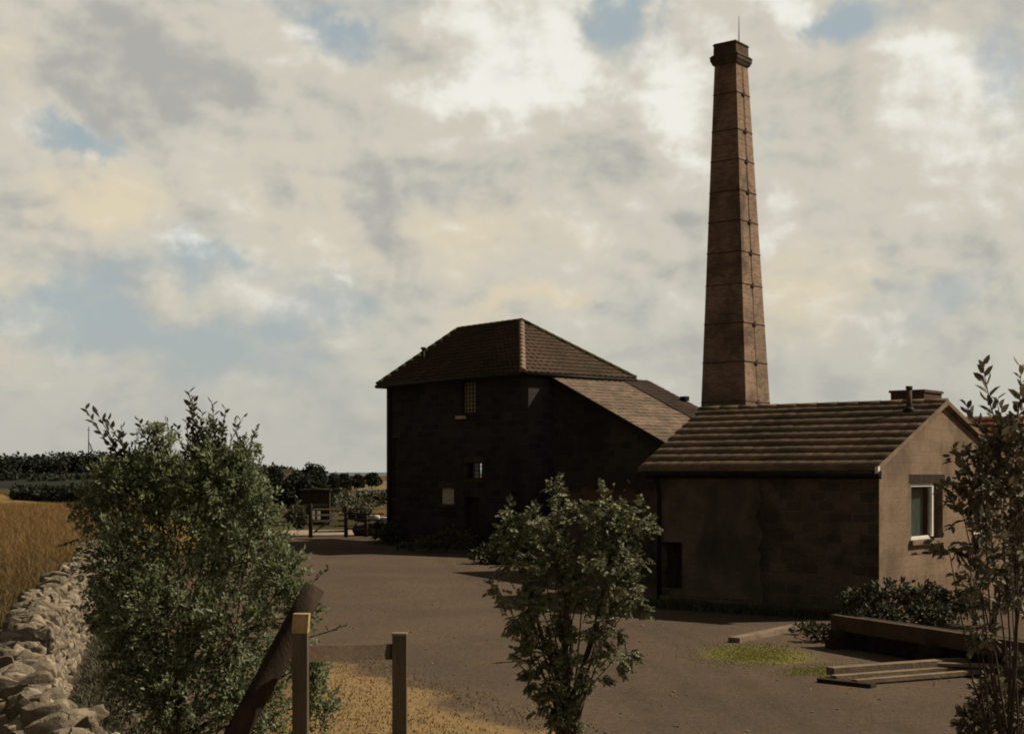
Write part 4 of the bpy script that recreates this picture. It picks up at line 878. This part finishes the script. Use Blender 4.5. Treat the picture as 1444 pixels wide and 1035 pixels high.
# ------------------------------------------------------------------ foreground fence and log
fn = thing('wooden_fence', 'grey wooden post-and-rail fence in the foreground beside the big bush', 'fence', (-1.5, 12.9, 0))
def post(x0, x1, ytop, D, z0=-.1, name='post', mat='wood', slope=0):
    k = D / F; w = (x1 - x0) * k; X = (x0 - CX) * k; zt_ = EYE + (HY - ytop) * k; mb = MB()
    mb.prism([(X, D, z0), (X + w, D, z0), (X + w, D + w * .9, z0), (X, D + w * .9, z0)], (0, 0, zt_ - z0)); return mb, zt_, X, w
mb, z2, X2, w2_ = post(553, 573, 896, 12.6); pz = mb.build('post', M['wood'], fn, .012)
mb = MB(); mb.prism([(X2 - .004, 12.596, z2), (X2 + w2_ + .004, 12.596, z2), (X2 + w2_ + .004, 12.6 + w2_ * .9, z2), (X2 - .004, 12.6 + w2_ * .9, z2)], (0, 0, .02)); mb.build('post_top', M['timber'], pz, .008)
mb, z1, X1, w1_ = post(412, 433, 893, 11.7); pz1 = mb.build('post', M['wood'], fn, .012)
mb = MB(); zc = EYE + (HY - 866) * 11.7 / F; mb.prism([(X1 - .004, 11.696, z1 + .002), (X1 + w1_ + .004, 11.696, z1 + .002), (X1 + w1_ + .004, 11.7 + w1_ * .9, z1 + .002), (X1 - .004, 11.7 + w1_ * .9, z1 + .002)], (.01, 0, zc - z1)); o = mb.build('post_cap', M['yellow'], pz1, .01); o['label'] = 'pale yellow post top'  # top block in a paler yellow than the post below
ra = Vector((X1 + .05, 11.78, EYE + (HY - 911) * 11.8 / F - .13)); rb_ = Vector((X2 + .02, 12.66, EYE + (HY - 909) * 12.66 / F - .13)); mb = MB(); mb.box(ra, rb_ - ra, (0, .045, 0), (0, 0, .135)); mb.build('rail', M['beam'], fn, .008)
lg_ = thing('leaning_log', 'thick dark log leaning past the yellow-topped fence post', 'log', (-2.5, 12.7, 0))
mb = MB(); pa = pt(444, 828, 12.15); pb = pt(285, 1125, 11.6); pb.z = -.05
pp = [pa.lerp(pb, t_) + Vector((random.uniform(-.004, .004), 0, 0)) for t_ in (0, .15, .3, .45, .6, .8, 1)]
mb.tube(pp, [.094, .098, .098, .097, .1, .1, .1], 14, True, .015); mb.build('trunk', M['wood_dark'], lg_)

# ------------------------------------------------------------------ timbers
def log_obj(name, label, cat, a, b, r, mat, group=None, square=False, h=None):
    a, b = Vector(a), Vector(b); mb = MB(); d = (b - a).normalized(); s = Vector((-d.y, d.x, 0)).normalized()
    if square: mb.box(a - s * r, b - a, s * 2 * r, Vector((0, 0, h or 2 * r))); o = mb.build(name, mat, None, .012)
    else:
        n = 7; mb.tube([a.lerp(b, i / n) + Vector((random.uniform(-.01, .01), random.uniform(-.01, .01), random.uniform(-.006, .006))) for i in range(n + 1)], [r * random.uniform(.94, 1.05) for _ in range(n + 1)], 12, True, .05); o = mb.build(name, mat)
    return tag(o, label, cat, group)
log_obj('timber', 'nearest thin timber of the pile lying at the lower right', 'timber', (4.22, 17.45, .02), (6.6, 18.55, .03), .055, M['timber'], 'timbers lying on the yard', True, .05)
log_obj('timber', 'middle timber of the pile lying at the lower right', 'timber', (4.02, 17.72, .03), (6.6, 18.85, .04), .06, M['timber'], 'timbers lying on the yard', True, .055)
log_obj('timber', 'thickest timber, at the back of the pile at the lower right', 'timber', (4.05, 18.05, .04), (6.7, 19.2, .05), .085, M['timber'], 'timbers lying on the yard', True, .10)
log_obj('block', 'short dark block under the left ends of the lower timbers', 'block', (3.85, 17.75, .0), (4.4, 17.25, .0), .07, M['wood_dark'], None, True, .05)
log_obj('plank', 'grey plank lying alone on the yard near the cottage wall', 'plank', gp(1035, 906), gp(1142, 883), .10, M['timber'], None, True, .08)
bA = Vector((4.85, 21.4, .26)); bB = Vector((6.55, 17.7, .26))
log_obj('beam', 'long raised timber beam with a sunlit top edge', 'beam', bA, bB, .05, M['beam'], None, True, .22)
tag(log_obj('beam', '', '', bA + Vector((.32, .10, -.05)), bB + Vector((.32, .10, -.05)), .19, M['wood_dark'], None, True, .22), 'added dark beam behind the raised sunlit beam, in place of shade', 'beam')  # dark filler added to thicken the shade behind the raised beam
tag(log_obj('beam', '', '', bA + Vector((.14, .05, -.24)), bB + Vector((.14, .05, -.24)), .09, M['wood_dark'], None, True, .2), 'added dark sleeper filling the shade beneath the raised sunlit beam', 'beam')  # dark filler added where only shade lies under the beam
dB = (bB - bA).normalized()
for i, t_ in enumerate((.06, .55, .93)):
    c = bA.lerp(bB, t_); mb = MB(); s = Vector((-dB.y, dB.x, 0)).normalized()
    mb.box(Vector((c.x, c.y, 0)) - s * .25 - dB * .12, s * .62, dB * .24, Vector((0, 0, .135))); mb.box(Vector((c.x, c.y, .14)) - s * .2 - dB * .11, s * .5, dB * .22, Vector((0, 0, .135)))
    o = mb.build('support_block', M['wood_dark'], None, .01); tag(o, ('dark block under the far left end of the raised beam', 'dark block under the middle of the raised beam', 'dark block under the near right end of the raised beam')[i], 'block', 'blocks carrying the beam')
log_obj('plank', 'short pale plank end poking out beside the raised beam', 'plank', (5.55, 18.5, .10), (6.3, 18.2, .12), .06, M['timber'], None, True, .04)

# ------------------------------------------------------------------ grass (uncountable)
def blades(name, label, pts_, h, w, mat, cat='grass', lean=.35, tone=None):
    n = len(pts_); p = np.asarray(pts_, float); a = rs.uniform(0, 6.28, n); hh = h * rs.uniform(.5, 1.2, n); ww = w * rs.uniform(.7, 1.3, n)
    sdx = np.stack([np.cos(a), np.sin(a), np.zeros(n)], 1) * ww[:, None]; ln = rs.normal(size=(n, 3)) * lean * hh[:, None]; ln[:, 2] = hh
    m1 = p + ln * .55 + np.stack([np.zeros(n), np.zeros(n), hh * .08], 1)
    v = np.stack([p - sdx, p + sdx, m1 + sdx * .7, p + ln + np.stack([rs.normal(size=n) * hh * .2, rs.normal(size=n) * hh * .2, -hh * .1], 1), m1 - sdx * .7], 1).reshape(-1, 3)
    i = np.arange(n)[:, None] * 5; f3 = i + np.array([[0, 1, 2, 4]]); v2 = v; f4 = i + np.array([[4, 2, 3, 3]])
    # two faces per blade: quad then thin quad to the tip
    tip2 = v.reshape(n, 5, 3); v6 = np.concatenate([tip2, tip2[:, 3:4] + sdx[:, None] * .15], 1).reshape(-1, 3); j = np.arange(n)[:, None] * 6
    f = np.concatenate([j + np.array([[0, 1, 2, 4]]), j + np.array([[4, 2, 5, 3]])], 1).reshape(-1, 4)
    r = rs.uniform(0, 1, n) if tone is None else tone
    o = arr_mesh(name, v6, f, M[mat], None, np.repeat(r, 2)); tag(o, label, cat, kind='stuff'); return o
P_ = []
while len(P_) < 9000:
    x_, y_ = rs.uniform(-4.2, 1.8), rs.uniform(10.5, 20.5); s_ = (x_ + 2.4) * -.896 + (y_ - 19.8) * -.443 + rs.normal() * .35 + .5 * math.sin(x_ * 3 + y_ * 1.7)
    if s_ > 0.15 and x_ > -2.7: P_.append((x_, y_, 0))
blades('dry_grass', 'short golden dry grass on the verge by the fence', P_, .028, .007, 'straw')
P_ = []; T_ = []
while len(P_) < 52000:
    D_ = 8 + 110 * rs.uniform() ** 1.7; x_ = -D_ * rs.uniform(.2, .40); wx = np.interp(D_, [p[1] for p in path], [p[0] for p in path]) if D_ < 36 else -10 - (D_ - 36) * .25
    if x_ < wx - .25: P_.append((x_, D_, -.01)); T_.append(min(1, max(0, (D_ - 15) / 34 + rs.normal() * .25)))
blades('field_grass', 'tall browning grass in the field behind the drystone wall', P_, .42, .009, 'crop', tone=np.array(T_))
P_ = []
for i in range(5000):
    c = gp(rs.normal(1062, 34), 922 + rs.normal() * 7.5); P_.append((c.x, c.y, 0))
for i in range(1800):
    c = gp(rs.normal(1155, 26), 946 + rs.normal() * 4); P_.append((c.x, c.y, 0))
blades('moss_patch', 'bright yellow-green mossy patch on the yard', P_, .018, .008, 'moss', 'moss')
P_ = []
for i in range(5000):
    t_ = rs.uniform(-.3, LH + .2); p_ = G(t_, -.18 - abs(rs.normal()) * .22, 0); P_.append(tuple(p_))
for i in range(3500):
    t_ = rs.uniform(-.5, LF); p_ = A + dF * t_ - dR * (.2 + abs(rs.normal()) * .35); P_.append(tuple(p_))
for i in range(9000):
    k = random.randrange(len(path) - 3); t_ = random.random(); px = path[k][0] * (1 - t_) + path[k + 1][0] * t_; py = path[k][1] * (1 - t_) + path[k + 1][1] * t_; P_.append((px + .46 + abs(rs.normal()) * .22, py, 0))
blades('weeds', 'rough weeds growing along the foot of the buildings and the field wall', P_, .16, .010, 'leaf_dark', 'weeds')
P_ = []
for i in range(9000):
    p_ = random.choice(path[:9]); k = random.randrange(len(path) - 3); t_ = random.random(); px = path[k][0] * (1 - t_) + path[k + 1][0] * t_; py = path[k][1] * (1 - t_) + path[k + 1][1] * t_
    P_.append((px - .42 + rs.normal() * .12, py, 0))
blades('wall_grass', 'long dry grass at the foot of the drystone wall', P_, .34, .008, 'crop', tone=rs.uniform(.1, .8, 9000))
# loose stones and grit
VV = []; FF = []; RR = []; cnt = 0
for i in range(700):
    D_ = 13 + 30 * rs.uniform() ** 1.5; x_ = rs.uniform(-3.2, 9) if D_ < 25 else rs.uniform(-8, 6)
    r_ = rs.uniform(.005, .016); addstone((x_, D_, r_ * .3), (r_ * rs.uniform(.8, 1.5), r_, r_ * .7), rs.uniform(0, 6), 5000 + i % 40)
o = arr_mesh('gravel', np.concatenate(VV), np.concatenate(FF), M['stone_w'], None, np.concatenate(RR), True); tag(o, 'loose gravel scattered over the yard', 'gravel', kind='stuff')
